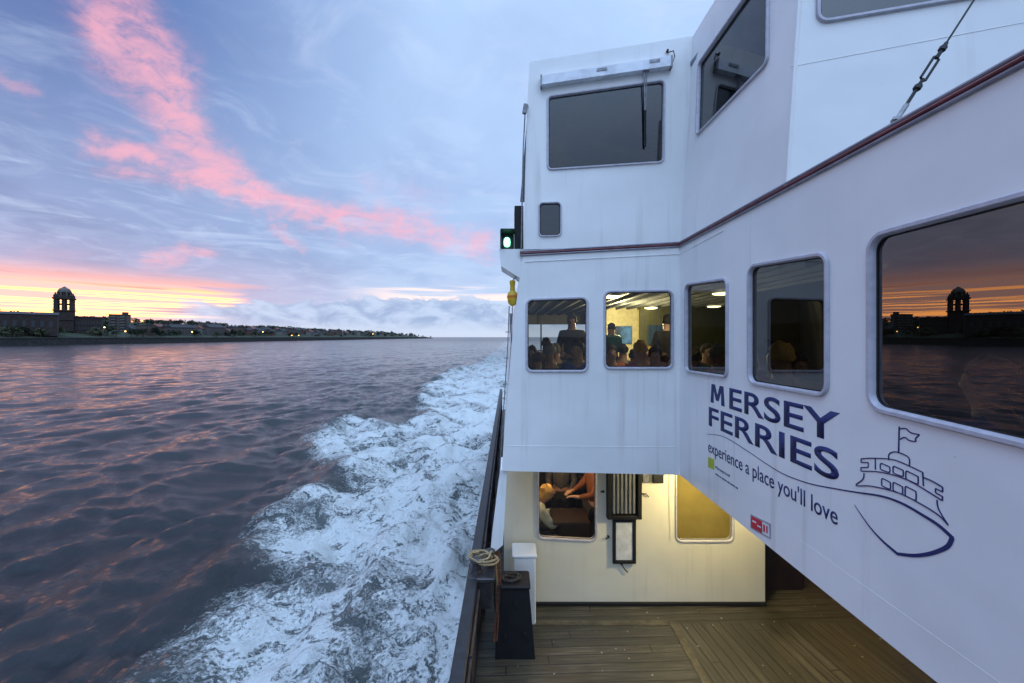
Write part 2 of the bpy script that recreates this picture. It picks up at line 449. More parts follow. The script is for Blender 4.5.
# ------------------------------------------------------------------ water
WZ = -6.0
def vnoise(x, y, seed=0):
    xi = np.floor(x).astype(np.int64); yi = np.floor(y).astype(np.int64); fx = x-xi; fy = y-yi
    fx = fx*fx*(3-2*fx); fy = fy*fy*(3-2*fy)
    def h(a, b):
        n = (a*374761393+b*668265263+seed*974711) & 0x7fffffff
        n = ((n ^ (n >> 13))*1274126177) & 0x7fffffff
        return ((n ^ (n >> 16)) & 0xffff)/65535.0
    return (h(xi, yi)*(1-fx)+h(xi+1, yi)*fx)*(1-fy)+(h(xi, yi+1)*(1-fx)+h(xi+1, yi+1)*fx)*fy
def build_water():
    def geo(a, d, k, end):
        o = [a]
        while abs(o[-1]) < end: o.append(o[-1]+d); d *= k
        return o
    ys = geo(3.5, .05, 1.0092, 16000); ysn = [3.5-q for q in geo(1, 1, 1.3, 16000)][::-1]; ys = np.array(ysn+ys)
    xn = geo(-.2, -.05, 1.0095, 16000)[::-1]; xp = geo(.6, .8, 1.25, 16000); xs = np.array(xn+xp)
    Xg, Yg = np.meshgrid(xs, ys)
    dx = np.gradient(xs); dy = np.gradient(ys); SP = np.maximum(dx[None, :], dy[:, None]*.5+0*Xg)
    rng = np.random.RandomState(5)
    Z = np.zeros_like(Xg); WX = (vnoise(Xg/9, Yg/9, 3)-.5)*5; WX2 = (vnoise(Xg/2.7, Yg/4.1, 4)-.5)*1.4
    def add(lam, amp, ang, ph, mod):
        nonlocal Z
        k = 2*math.pi/lam; kx, ky = math.cos(ang)*k, math.sin(ang)*k
        w = np.clip(lam/(3.0*SP)-.6, 0, 1)
        s = np.sin(kx*(Xg+WX+WX2)+ky*Yg+ph)
        Z = Z+amp*w*mod*(s+.25*np.cos(2*(kx*(Xg+WX+WX2)+ky*Yg+ph)))
    away = np.exp(-((np.abs(Xg)-13)/16)**2)*np.exp(-np.abs(Yg)/180)
    m1 = .45+.9*vnoise(Xg/14, Yg/20, 8)
    add(7.5, .085, R(4), 1.2, m1*(.3+away)); add(4.3, .05, R(-11), .3, m1*(.35+away)); add(11, .08, R(-22), 2.1, m1); add(2.6, .028, R(9), 2.3, m1*(.4+away))
    for i in range(34):
        lam = 3.4*.915**i+.16; ang = R(rng.uniform(-80, 45)); mo = .35+1.25*vnoise(Xg/(lam*3.2)+i*7, Yg/(lam*3.2), 20+i)
        add(lam, .0115*lam**.55, ang, rng.uniform(0, 6.28), mo)
    # foam region left of the hull
    edge = [(145,683),(172,655),(200,632),(222,610),(246,590),(285,578),(262,552),(258,535),(272,515),(300,496),(348,488),(328,462),(300,441),(320,430),(345,417),(380,424),(424,422),(418,402),(424,385),(448,372),(476,364),(490,352)]
    poly = [(-7.6, 4.5)]
    for u, v in edge:
        Y = F*6/(v-CV); poly.append(((u-CU)/F*Y, Y))
    poly += [(-5.2, 600), (2.5, 600), (2.5, -5), (-8.2, -5)]
    px = Xg.ravel(); py = Yg.ravel(); sel = (px > -60) & (px < 20) & (py > -20) & (py < 700)
    qx = px[sel]; qy = py[sel]; dmin = np.full(qx.shape, 1e9); ins = np.zeros(qx.shape, bool)
    for i in range(len(poly)):
        (ax, ay), (bx, by) = poly[i], poly[(i+1) % len(poly)]
        ex, ey = bx-ax, by-ay; t = np.clip(((qx-ax)*ex+(qy-ay)*ey)/(ex*ex+ey*ey), 0, 1)
        dmin = np.minimum(dmin, np.hypot(qx-ax-t*ex, qy-ay-t*ey))
        c = ((ay > qy) != (by > qy)) & (qx < (bx-ax)*(qy-ay)/(by-ay+1e-12)+ax); ins ^= c
    sdf = np.full(px.shape, -50.0); sdf[sel] = np.where(ins, dmin, -dmin)
    sdf = sdf.reshape(Xg.shape)
    fo = 1/(1+np.exp(-(sdf+.3)*2.6/(1+Yg.clip(0, 200)*.012)))
    lump = 0
    for i, s in enumerate((1.7, .8, .4, .2)):
        ww = np.clip(s/(2.2*SP)-.4, 0, 1); lump = lump+ww*(vnoise(Xg/s+3, Yg/(s*1.2)+9*i, 40+i)-.5)*s*.42
    front = np.exp(-((sdf-.5)/.8)**2)*(Yg < 90)*(Yg > -5)
    Z = Z*(1-.35*fo)+fo*lump*1.25+front*(.10+.34*vnoise(Xg/1.6, Yg/2.6, 77))
    nx, ny = len(xs), len(ys)
    co = np.stack([Xg, Yg, Z+WZ], -1).reshape(-1, 3).astype(np.float32)
    idx = np.arange(nx*ny).reshape(ny, nx)
    q = np.stack([idx[:-1, :-1], idx[:-1, 1:], idx[1:, 1:], idx[1:, :-1]], -1).reshape(-1, 4)
    me = bpy.data.meshes.new('river_water'); me.vertices.add(nx*ny); me.vertices.foreach_set('co', co.ravel())
    me.loops.add(q.size); me.loops.foreach_set('vertex_index', q.ravel().astype(np.int32))
    me.polygons.add(len(q)); me.polygons.foreach_set('loop_start', (np.arange(len(q))*4).astype(np.int32))
    me.update(); me.validate(); me.shade_smooth()
    at = me.attributes.new('foam', 'FLOAT', 'POINT'); at.data.foreach_set('value', fo.ravel().astype(np.float32))
    m, g, b = newmat('river_water')
    geo_ = g.n('ShaderNodeNewGeometry'); P = X(g, geo_.outputs['Position']); x, y, z = g.sep(P)
    an = g.n('ShaderNodeAttribute', attribute_name='foam'); fa = X(g, an.outputs['Fac'])
    dist = g.m('SQRT', x*x+y*y)
    wrp = g.vm('SCALE', g.vm('SUBTRACT', g.noise(P, .8, 4, .6, 0, True), (.5, .5, .5)), 2.2)
    PW = g.vm('ADD', P, wrp)
    big = g.noise(PW, .55, 3, .5)
    a1 = g.noise(PW, 1.5, 9, .68, .9)
    ridge = 1-g.m('ABSOLUTE', a1-.5)*5.0
    a2 = g.noise(g.vm('ADD', PW, (7, 3, 0)), 3.9, 8, .7, 1.4); ridge2 = 1-g.m('ABSOLUTE', a2-.5)*5.0
    web = g.m('MAXIMUM', ridge, ridge2*.85)
    fine = g.noise(P, 13, 5, .7, .6)
    dens = fa*1.02+(big-.5)*1.5*g.smooth(fa, 0, .5)-.02
    val = web*.62+(a1-.5)*.9+(fine-.5)*.75+dens*.72
    mask = g.smooth(val, .90, 1.24)*g.smooth(fa, .06, .32)
    far = g.smooth(dist, 60, 260)
    mask = g.m('MINIMUM', mask, 1.0)*(1-g.smooth(dist, 35, 130)*.5)*(1-far*.6)
    # little flecks outside
    c_w = g.mix(g.smooth(g.noise(P, .05, 3), .4, .6), (.020, .023, .025), (.014, .017, .019))
    milk = g.smooth(big*.7+fa*.8, .55, 1.2)*fa
    c_w = g.mix(milk*.85, c_w, (.085, .105, .105))
    colr = g.mix(mask, c_w, g.mix(fine, (.34, .38, .385), (.62, .62, .60)))
    g.put(b.inputs['Base Color'], colr)
    g.put(b.inputs['Roughness'], g.m('MAXIMUM', mask*.6, g.smooth(dist, 20, 800, .07, .24)))
    b.inputs['IOR'].default_value = 1.29
    b1 = g.n('ShaderNodeBump'); b1.inputs['Distance'].default_value = 1.0
    st = g.comb(x*.9, y*.45)
    h = g.noise(st, 5.5, 7, .72, .2)*.045+g.noise(g.comb(x*.9+y*.25, y*.6), 2.4, 4, .65, .3)*.035+g.noise(g.comb(x, y*.6), 1.5, 5, .6, .3)*.10*g.smooth(dist, 8, 60)+g.noise(g.comb(x, y*.7), .3, 5, .62, .2)*.7*g.smooth(dist, 60, 250)
    h = h+mask*.03+(fine-.5)*.03*fa
    g.put(b1.inputs['Height'], h); b1.inputs['Strength'].default_value = 1.0
    g.put(b.inputs['Normal'], b1.outputs[0])
    me.materials.append(m)
    o = link(bpy.data.objects.new('river_water', me)); tag(o, kind='structure')
build_water()

# ------------------------------------------------------------------ far shore
SHX = -338.0
def hill(x, y):
    e = np.clip((y+1200)/400, 0, 1)*np.clip((2080-y)/520, 0, 1)
    d = SHX-4-x
    up = np.clip(d/150, 0, 1); up = up*up*(3-2*up)
    n = vnoise(x/60+50, y/90+50, 5)
    return -1.2+e*(up*(13.5+5*n)+np.clip(d/40, 0, 1)*3.0)-(1-e)*4.6
def hz(x, y): return float(hill(np.array([x]), np.array([y]))[0])
def coast(y):        # the shoreline bends back behind the headland
    return SHX-max(0, y-1650)**2/2600
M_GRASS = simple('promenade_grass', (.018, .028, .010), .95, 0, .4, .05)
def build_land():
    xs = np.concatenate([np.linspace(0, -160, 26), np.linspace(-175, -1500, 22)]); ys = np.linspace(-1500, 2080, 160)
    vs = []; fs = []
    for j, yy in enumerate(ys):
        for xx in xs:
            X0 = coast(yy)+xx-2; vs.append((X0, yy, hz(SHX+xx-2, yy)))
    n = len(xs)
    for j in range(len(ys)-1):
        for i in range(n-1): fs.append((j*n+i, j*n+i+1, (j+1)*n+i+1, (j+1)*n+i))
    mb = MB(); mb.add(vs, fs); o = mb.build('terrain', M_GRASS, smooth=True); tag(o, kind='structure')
    mb = MB(); yy = list(np.linspace(-1500, 2080, 120)); top = []
    pr = [(.6, -3.5), (.0, 4.6), (.2, 4.65), (.2, 5.6), (-.5, 5.65), (-.5, 3.5)]
    for y in yy:
        k = min(1, max(0.25, (2080-y)/500)); top.append([(coast(y)+a, y, WZ+(b if b < 0 else b*k)) for a, b in pr])
    m = len(pr); v = [q for t in top for q in t]
    f = [(i*m+k, i*m+k+1, (i+1)*m+k+1, (i+1)*m+k) for i in range(len(yy)-1) for k in range(m-1)]
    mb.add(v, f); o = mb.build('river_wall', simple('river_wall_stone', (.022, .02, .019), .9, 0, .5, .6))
    tag(o, 'long dark stone river wall standing in the water along the whole far shore', 'wall')
build_land()

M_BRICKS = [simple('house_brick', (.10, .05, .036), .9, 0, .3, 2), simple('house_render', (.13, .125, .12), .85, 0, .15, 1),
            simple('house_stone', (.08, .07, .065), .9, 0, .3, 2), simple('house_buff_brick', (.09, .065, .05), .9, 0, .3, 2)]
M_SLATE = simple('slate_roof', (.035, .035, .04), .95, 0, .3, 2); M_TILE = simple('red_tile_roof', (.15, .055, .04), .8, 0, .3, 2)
M_WIN = simple('far_window_glass', (.02, .024, .03), .5)
M_LITWIN = emis('lit_window', (1, .6, .22), 2.6)
def house_proto(w, d, h, wm, rm, floors=2, bays=3, flat=False):
    e = empty('house'); mb = MB(); mb.box((0, 0, h/2-1), (w, d, h+2)); wl = mb.build('wall', wm, e)
    if not flat:
        r = MB(); rh = d*.38; o_ = .5
        vs = [(-w/2-o_, -d/2-o_, h), (w/2+o_, -d/2-o_, h), (w/2+o_, d/2+o_, h), (-w/2-o_, d/2+o_, h), (-w/2-o_, 0, h+rh), (w/2+o_, 0, h+rh)]
        r.add(vs, [(3, 2, 1, 0), (0, 1, 5, 4), (2, 3, 4, 5), (0, 4, 3), (1, 2, 5)]); ro = r.build('roof', rm, e)
        for sx in (-.32, .3):
            c = MB(); c.box((sx*w, d*.08, h+rh*.9), (.9, 1.4, rh*.9)); c.box((sx*w, d*.08, h+rh*1.37), (1.1, 1.6, .25)); c.build('chimney', wm, ro)
    else:
        r = MB(); r.box((0, 0, h+.3), (w+.6, d+.6, .6)); r.box((w*.2, 0, h+1.6), (3.4, 3.2, 2.2)); r.build('roof', M_SLATE, e)
    for k in range(floors):
        for i in range(bays):
            q = MB(); q.box(((i+.5)/bays*w-w/2, -d/2-.02, (k+.55)*h/floors), (w/bays*.5, .16, h/floors*.48)); q.build('window', M_WIN, e)
    return e
def dup(root, name=None):
    r = root.copy(); COL.objects.link(r)
    for ch in list(root.children):
        c = ch.copy(); COL.objects.link(c); c.parent = r
        for gg in ch.children:
            d = gg.copy(); COL.objects.link(d); d.parent = c
    return r
def at_u(u, x): return F*x/(u-CU)
ORD = ['first','second','third','fourth','fifth','sixth','seventh','eighth','ninth','tenth','eleventh','twelfth','thirteenth','fourteenth','fifteenth','sixteenth','seventeenth','eighteenth','nineteenth','twentieth','twenty-first','twenty-second','twenty-third','twenty-fourth','twenty-fifth','twenty-sixth','twenty-seventh','twenty-eighth','twenty-ninth','thirtieth','thirty-first','thirty-second','thirty-third','thirty-fourth','thirty-fifth','thirty-sixth','thirty-seventh','thirty-eighth','thirty-ninth','fortieth','forty-first','forty-second','forty-third','forty-fourth','forty-fifth','forty-sixth','forty-seventh','forty-eighth','forty-ninth','fiftieth','fifty-first','fifty-second','fifty-third','fifty-fourth','fifty-fifth','fifty-sixth','fifty-seventh','fifty-eighth','fifty-ninth','sixtieth','sixty-first','sixty-second','sixty-third','sixty-fourth','sixty-fifth','sixty-sixth','sixty-seventh','sixty-eighth','sixty-ninth','seventieth']+['seventy-'+q for q in ('first','second','third','fourth','fifth','sixth','seventh','eighth','ninth')]+['eightieth']+['eighty-'+q for q in ('first','second','third','fourth','fifth','sixth','seventh','eighth','ninth')]
PI2 = math.pi/2
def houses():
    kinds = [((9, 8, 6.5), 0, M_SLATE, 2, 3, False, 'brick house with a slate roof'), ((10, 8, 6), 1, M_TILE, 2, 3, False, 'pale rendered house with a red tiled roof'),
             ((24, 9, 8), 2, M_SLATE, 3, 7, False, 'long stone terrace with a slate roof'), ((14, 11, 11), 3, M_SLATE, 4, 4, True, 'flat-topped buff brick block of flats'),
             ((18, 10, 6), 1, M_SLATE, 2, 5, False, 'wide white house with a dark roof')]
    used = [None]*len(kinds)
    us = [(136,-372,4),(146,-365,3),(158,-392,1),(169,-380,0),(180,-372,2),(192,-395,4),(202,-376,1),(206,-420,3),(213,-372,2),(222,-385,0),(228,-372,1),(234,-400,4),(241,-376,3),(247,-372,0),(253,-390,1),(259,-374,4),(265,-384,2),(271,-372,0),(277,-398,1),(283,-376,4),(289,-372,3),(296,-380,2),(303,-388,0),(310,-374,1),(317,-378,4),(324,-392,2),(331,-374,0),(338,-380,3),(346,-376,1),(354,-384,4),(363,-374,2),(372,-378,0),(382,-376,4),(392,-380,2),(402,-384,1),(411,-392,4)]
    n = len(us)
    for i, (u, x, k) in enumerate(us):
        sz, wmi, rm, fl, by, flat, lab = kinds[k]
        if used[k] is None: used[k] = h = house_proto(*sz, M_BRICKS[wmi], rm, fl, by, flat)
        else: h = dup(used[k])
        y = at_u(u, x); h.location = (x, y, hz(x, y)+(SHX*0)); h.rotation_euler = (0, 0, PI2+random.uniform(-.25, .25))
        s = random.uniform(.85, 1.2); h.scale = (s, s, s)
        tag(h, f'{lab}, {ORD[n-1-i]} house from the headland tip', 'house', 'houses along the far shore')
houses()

# domed clock-tower town hall
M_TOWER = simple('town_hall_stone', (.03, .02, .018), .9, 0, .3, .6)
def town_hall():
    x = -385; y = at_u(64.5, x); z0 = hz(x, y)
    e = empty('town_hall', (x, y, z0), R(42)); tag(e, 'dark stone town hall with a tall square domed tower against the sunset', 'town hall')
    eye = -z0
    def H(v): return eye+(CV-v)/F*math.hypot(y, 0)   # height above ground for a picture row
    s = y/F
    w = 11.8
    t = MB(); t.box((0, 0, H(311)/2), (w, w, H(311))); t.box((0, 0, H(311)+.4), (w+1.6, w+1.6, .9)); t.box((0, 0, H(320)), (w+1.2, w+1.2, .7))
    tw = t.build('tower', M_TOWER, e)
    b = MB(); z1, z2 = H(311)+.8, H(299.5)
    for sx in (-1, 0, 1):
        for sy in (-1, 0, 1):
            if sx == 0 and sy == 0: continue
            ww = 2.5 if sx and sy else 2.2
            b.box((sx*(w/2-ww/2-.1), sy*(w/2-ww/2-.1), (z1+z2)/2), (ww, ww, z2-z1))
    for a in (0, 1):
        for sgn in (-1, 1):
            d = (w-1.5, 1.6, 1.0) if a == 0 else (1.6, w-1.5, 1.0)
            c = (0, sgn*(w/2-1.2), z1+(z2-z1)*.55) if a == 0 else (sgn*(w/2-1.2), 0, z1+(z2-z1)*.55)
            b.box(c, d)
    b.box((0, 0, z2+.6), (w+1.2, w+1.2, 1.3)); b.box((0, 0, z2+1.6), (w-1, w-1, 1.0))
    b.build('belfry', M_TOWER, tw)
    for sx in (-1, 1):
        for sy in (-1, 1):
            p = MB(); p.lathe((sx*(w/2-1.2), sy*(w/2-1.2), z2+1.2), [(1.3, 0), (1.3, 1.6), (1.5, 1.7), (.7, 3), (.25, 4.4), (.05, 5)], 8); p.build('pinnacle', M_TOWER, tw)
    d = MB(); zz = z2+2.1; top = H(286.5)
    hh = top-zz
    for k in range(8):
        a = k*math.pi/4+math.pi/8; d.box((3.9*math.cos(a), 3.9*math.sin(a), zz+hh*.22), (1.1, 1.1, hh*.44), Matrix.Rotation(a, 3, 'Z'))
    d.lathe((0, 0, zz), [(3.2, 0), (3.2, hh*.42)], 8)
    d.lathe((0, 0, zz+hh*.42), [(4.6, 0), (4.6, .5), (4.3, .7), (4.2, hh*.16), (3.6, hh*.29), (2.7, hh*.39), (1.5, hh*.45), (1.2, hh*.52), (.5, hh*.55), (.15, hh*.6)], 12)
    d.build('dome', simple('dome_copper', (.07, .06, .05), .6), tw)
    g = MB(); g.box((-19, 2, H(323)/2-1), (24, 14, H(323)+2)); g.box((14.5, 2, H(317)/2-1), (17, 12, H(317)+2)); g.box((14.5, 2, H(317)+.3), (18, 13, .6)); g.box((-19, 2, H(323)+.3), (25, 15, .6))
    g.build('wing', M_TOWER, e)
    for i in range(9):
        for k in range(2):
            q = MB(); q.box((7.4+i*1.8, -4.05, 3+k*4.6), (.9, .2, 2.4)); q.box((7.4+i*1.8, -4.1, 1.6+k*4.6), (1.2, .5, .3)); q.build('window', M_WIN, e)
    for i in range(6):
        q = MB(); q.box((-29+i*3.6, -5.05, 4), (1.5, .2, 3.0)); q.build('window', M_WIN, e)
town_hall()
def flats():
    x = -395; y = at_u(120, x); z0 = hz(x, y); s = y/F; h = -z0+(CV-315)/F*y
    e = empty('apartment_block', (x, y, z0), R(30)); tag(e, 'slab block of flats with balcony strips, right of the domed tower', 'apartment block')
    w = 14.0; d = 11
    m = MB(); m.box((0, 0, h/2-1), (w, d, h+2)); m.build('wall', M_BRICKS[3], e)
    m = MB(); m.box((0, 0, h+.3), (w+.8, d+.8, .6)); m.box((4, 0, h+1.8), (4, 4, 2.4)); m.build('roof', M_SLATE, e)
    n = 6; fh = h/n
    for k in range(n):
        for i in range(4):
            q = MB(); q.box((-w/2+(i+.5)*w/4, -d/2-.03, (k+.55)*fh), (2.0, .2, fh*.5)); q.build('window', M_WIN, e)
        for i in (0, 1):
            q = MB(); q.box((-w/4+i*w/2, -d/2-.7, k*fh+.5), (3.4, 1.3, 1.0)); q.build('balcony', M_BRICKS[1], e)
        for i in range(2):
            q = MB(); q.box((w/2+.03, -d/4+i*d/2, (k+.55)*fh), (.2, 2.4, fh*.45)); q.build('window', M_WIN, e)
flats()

# trees of the shore
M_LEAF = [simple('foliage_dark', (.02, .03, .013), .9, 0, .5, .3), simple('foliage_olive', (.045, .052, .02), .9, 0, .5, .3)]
M_BARK = simple('bark', (.06, .045, .035), .9)
def tree_proto(kind):
    rng = random.Random(kind*11+3); e = empty('tree'); H_ = (9, 7, 12)[kind]; Rr = (4.2, 4.8, 3.0)[kind]
    t = MB(); t.tube([(0, 0, -1.5), (.1, 0, H_*.3), (.2, .1, H_*.6), (0, 0, H_*.85)], [.42, .33, .22, .06], 6)
    for k in range(5):
        a = rng.uniform(0, 6.28); z = H_*rng.uniform(.25, .55); t.tube([(.1, 0, z), (math.cos(a)*Rr*.35, math.sin(a)*Rr*.35, z+H_*.16), (math.cos(a)*Rr*.7, math.sin(a)*Rr*.7, z+H_*.25)], [.16, .1, .04], 5)
    t.build('trunk', M_BARK, e)
    c = MB(); cl = []
    for k in range(16):
        a = rng.uniform(0, 6.28); rr = Rr*math.sqrt(rng.random())*.8; z = H_*(.35+.6*rng.random()*(1-.45*rr/Rr)); cl.append((rr*math.cos(a), rr*math.sin(a), z, rng.uniform(.9, 1.7)))
    for (x, y, z, r) in cl:
        for k in range(60):
            v = Vector([rng.gauss(0, 1) for _ in range(3)]).normalized()*r*rng.uniform(.45, 1.08)
            p = Vector((x, y, z))+v; a = Vector([rng.gauss(0, 1) for _ in range(3)]).normalized(); b = a.cross(Vector((rng.random(), rng.random(), 1))).normalized()
            s = rng.uniform(.22, .5); c.add([p-a*s, p+b*s*.6, p+a*s, p-b*s*.6], [(0, 1, 2, 3)])
    c.build('crown', M_LEAF[kind % 2], e)
    return e
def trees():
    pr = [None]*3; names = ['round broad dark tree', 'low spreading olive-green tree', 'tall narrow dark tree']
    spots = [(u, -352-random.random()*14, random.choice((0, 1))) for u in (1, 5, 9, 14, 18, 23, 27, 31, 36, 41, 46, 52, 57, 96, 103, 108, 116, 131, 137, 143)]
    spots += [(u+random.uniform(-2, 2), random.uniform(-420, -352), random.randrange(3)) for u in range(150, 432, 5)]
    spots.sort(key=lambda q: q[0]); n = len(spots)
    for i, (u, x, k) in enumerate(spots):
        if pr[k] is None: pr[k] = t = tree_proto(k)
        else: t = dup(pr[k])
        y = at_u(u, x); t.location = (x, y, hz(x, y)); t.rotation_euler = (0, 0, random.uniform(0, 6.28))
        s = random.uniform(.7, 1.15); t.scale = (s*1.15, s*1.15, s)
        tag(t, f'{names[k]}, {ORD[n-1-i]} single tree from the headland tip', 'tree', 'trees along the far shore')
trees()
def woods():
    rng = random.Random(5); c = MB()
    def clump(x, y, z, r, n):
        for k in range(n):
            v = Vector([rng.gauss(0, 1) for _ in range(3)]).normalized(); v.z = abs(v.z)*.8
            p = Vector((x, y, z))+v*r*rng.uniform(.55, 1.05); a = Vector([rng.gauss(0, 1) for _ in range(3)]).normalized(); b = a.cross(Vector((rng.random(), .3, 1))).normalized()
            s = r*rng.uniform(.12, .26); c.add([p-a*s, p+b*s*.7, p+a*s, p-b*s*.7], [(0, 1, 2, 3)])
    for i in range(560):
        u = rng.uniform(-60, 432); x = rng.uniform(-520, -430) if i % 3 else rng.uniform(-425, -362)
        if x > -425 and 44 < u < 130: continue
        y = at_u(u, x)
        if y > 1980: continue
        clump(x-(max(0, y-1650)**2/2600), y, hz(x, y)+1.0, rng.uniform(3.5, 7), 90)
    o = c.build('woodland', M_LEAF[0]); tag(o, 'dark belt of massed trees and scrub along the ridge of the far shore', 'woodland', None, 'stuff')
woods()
def left_mass():
    # long dark hall left of the tower
    x = -372; y = at_u(12, x); z0 = hz(x, y); h = -z0+(CV-312)/F*y
    e = empty('warehouse', (x, y, z0), R(46)); tag(e, 'long low dark hall with a shallow pitched roof left of the domed tower', 'warehouse')
    m = MB(); m.box((0, 0, h*.45-1), (46, 16, h*.9+2)); m.build('wall', M_TOWER, e)
    r = MB(); r.add([(-23.5, -8.5, h*.9), (23.5, -8.5, h*.9), (23.5, 8.5, h*.9), (-23.5, 8.5, h*.9), (-23.5, 0, h*1.03), (23.5, 0, h*1.03)], [(3, 2, 1, 0), (0, 1, 5, 4), (2, 3, 4, 5), (0, 4, 3), (1, 2, 5)]); r.build('roof', M_SLATE, e)
    for i in range(10):
        q = MB(); q.box((-20+i*4.4, -8.03, h*.45), (1.8, .2, h*.3)); q.build('window', M_WIN, e)
left_mass()
def street_lamps():
    pr = None; pts = [(103, 327.5, 'left of the block of flats'), (124, 331.5, 'below the block of flats'), (191, 332, 'beside the white houses'), (262, 332, 'among the mid shore houses'), (291, 335.5, 'left of a close pair'), (298, 335.5, 'right of a close pair'), (372.5, 334, 'alone near the headland')]
    for i, (u, v, w) in enumerate(pts):
        x = -346-(i % 3)*2; y = at_u(u, x); top = (CV-v)/F*y; z0 = min(hz(x, y), top-4)
        h = top-z0
        e = empty('street_lamp', (x, y, z0)); tag(e, f'lit orange street lamp on the far promenade, {w}', 'street lamp', 'street lamps on the far promenade')
        p = MB(); p.tube([(0, 0, -1), (0, 0, h), (.5, 0, h+.4), (1.2, 0, h+.45)], [.12, .08, .06, .05], 6); p.build('post', M_STEEL, e)
        l = MB(); s = .75+y/900; l.lathe((1.2, 0, h), [(.1*s, -.25*s), (.42*s, -.1*s), (.5*s, .2*s), (.2*s, .5*s)], 10); l.build('lamp', emis('street_lamp_glow', (1, .55, .15), 7), e)
street_lamps()

# ------------------------------------------------------------------ the ferry
ferry = empty('ferry', (4, 4, -3.7)); OFF = -Vector(ferry.location)
tag(ferry, 'white passenger ferry with navy lettering, seen along its side from near the bow', 'ferry')
FER = bpy.data.objects.new('tmp', None)
def fin(o): o.location = Vector(o.location)+OFF; return o
class FP:      # parent proxy: geometry stays in world numbers, the child is shifted back
    pass
A_ = 1.9; Y1 = F*A_/171
ZB = -.807*A_; ZT = .538*A_
S = Plane((A_, Y1, 0), (0, -1, 0), (0, 0, 1))
ang = R(5); FW = Plane((A_, Y1, 0), (math.cos(ang), -math.sin(ang), 0), (0, 0, 1))
def P_(o): fin(o); return o

def win(pl, corners, r, **k):
    n0 = set(ferry.children)
    h = window(pl, corners, r, ferry, **k)
    for c in ferry.children:
        if c not in n0: fin(c)
    return h
# --- saloon side wall with three windows
hs = [win(S, [(687,286),(727,280.5),(727,375.5),(687,370)], .05, fw=.028, label='narrow dark window with an orange ceiling light showing in it'),
      win(S, [(751,268),(826,256),(826,393),(751,381)], .06, fw=.03, label='upright dark saloon window left of the largest window'),
      win(S, [(874,239),(1130,172),(1130,464),(874,405)], .065, fw=.033, label='largest saloon window reflecting the orange sunset and the tower')]
fin(panel('saloon_wall', S, [(0, ZB), (7.6, ZB), (7.6, ZT), (0, ZT)], hs, .05, M_WHITE, ferry))
# --- forward bulkhead of the saloon
hf = [win(FW, [(528,301),(586,299),(586,370),(528,370)], .05, fw=.028, gm=M_GLASSFRONT, label='forward window nearest the rail, looking through to the sky'),
      win(FW, [(606,293),(671,292),(671,367),(606,367)], .05, fw=.028, gm=M_GLASSFRONT, label='forward window with a yellow lit saloon inside')]
left = [(502,471),(505,425),(509,380),(513,330),(518,290),(522,262),(523,254)]
lp = [FW.at(*q) for q in left]
ob = [lp[0], (0, ZB)]+[(0, ZT)]+[lp[-1]]+lp[-2:0:-1]
fin(panel('bulkhead', FW, ob, hf, .05, M_WHITE, ferry, h=-.001))
# outer side plating running aft, following the leaning edge
l3 = [FW.to3(q, -.003) for q in lp]
mb = MB()
for k in range(len(l3)):
    mb.v += [tuple(l3[k]), (l3[k].x, 16, l3[k].z), (l3[k].x+.05, 16, l3[k].z), (l3[k].x+.05, l3[k].y+.02, l3[k].z)]
for k in range(len(l3)-1):
    for i in range(4): mb.f.append((k*4+i, k*4+(i+1) % 4, k*4+4+(i+1) % 4, k*4+4+i)); mb.mi.append(0)
fin(mb.build('side_plating', M_WHITE, ferry))
# --- wheelhouse
up_l = [(523.5,250),(525,180),(527,110),(529.5,62)]
ul = [FW.at(*q) for q in up_l]
ctop = FW.at(693, 36); cbot = (0, ZT+.004)
hw = [win(FW, [(549,98),(663,82),(662,161),(549,168.5)], .035, fw=.026, gm=M_GLASSUP, label='wide wheelhouse window under a pale box'),
      win(FW, [(540,204),(560,203.5),(560,235),(540,235.5)], .035, fw=.02, label='tiny wheelhouse window above the green light')]
fin(panel('wheelhouse_bulkhead', FW, [(ul[0][0], ul[0][1]+.004), cbot, ctop, ul[3], ul[2], ul[1]], hw, .05, M_WHITE, ferry, h=.002))
c3t = FW.to3(ctop); c3b = FW.to3(cbot)
UP = Plane(c3b, (0, -1, 0), c3t-c3b)
pf = UP.at(787, 187)
tb = (c3t-c3b).dot(UP.et)
hu = [win(UP, [(700,64),(768,-33),(767,62),(698,133)], .03, fw=.03, label='wheelhouse side window, cut off by the top of the picture')]
fin(panel('wheelhouse_wall', UP, [(0.0, 0.0), (pf[0], 0.0), (pf[0], tb), (0.0, tb)], hu, .05, M_WHITE, ferry))
fold = UP.to3((pf[0], 0.0)); foldt = UP.to3((pf[0], tb))
a19 = R(19); WP = Plane(fold, (math.cos(a19), -math.sin(a19), 0), (0, 0, 1))
hv = [win(WP, [(821,-118),(1010,-150),(1010,-12),(821,20)], .05, fw=.03, label='high window right of the wheelhouse side window')]
dx = (foldt-fold).dot(WP.es)
fin(panel('deckhouse_wall', WP, [(0, 0), (4.5, 0), (4.5, foldt.z-fold.z), (dx, foldt.z-fold.z)], hv, .05, M_WHITE, ferry))
mb = MB(); a = WP.at(789, 67); b = WP.at(1100, 8)
for (q0, q1) in ((a, b),):
    mb.tube([WP.to3(q0, .0), WP.to3(q1, .0)], .0025, 6)
fin(mb.build('weld_seam', M_WHITE, ferry))
mb = MB()
mb.tube([FW.to3(FW.at(694, 36), 0), FW.to3(FW.at(681, 242), 0)], .012, 6); fin(mb.build('corner_bead', M_WHITE, ferry)); mb = MB()
mb.tube([WP.to3((dx, foldt.z-fold.z), 0), WP.to3((0, 0), 0)], .015, 6)
fin(mb.build('corner_bead', M_WHITE, ferry))
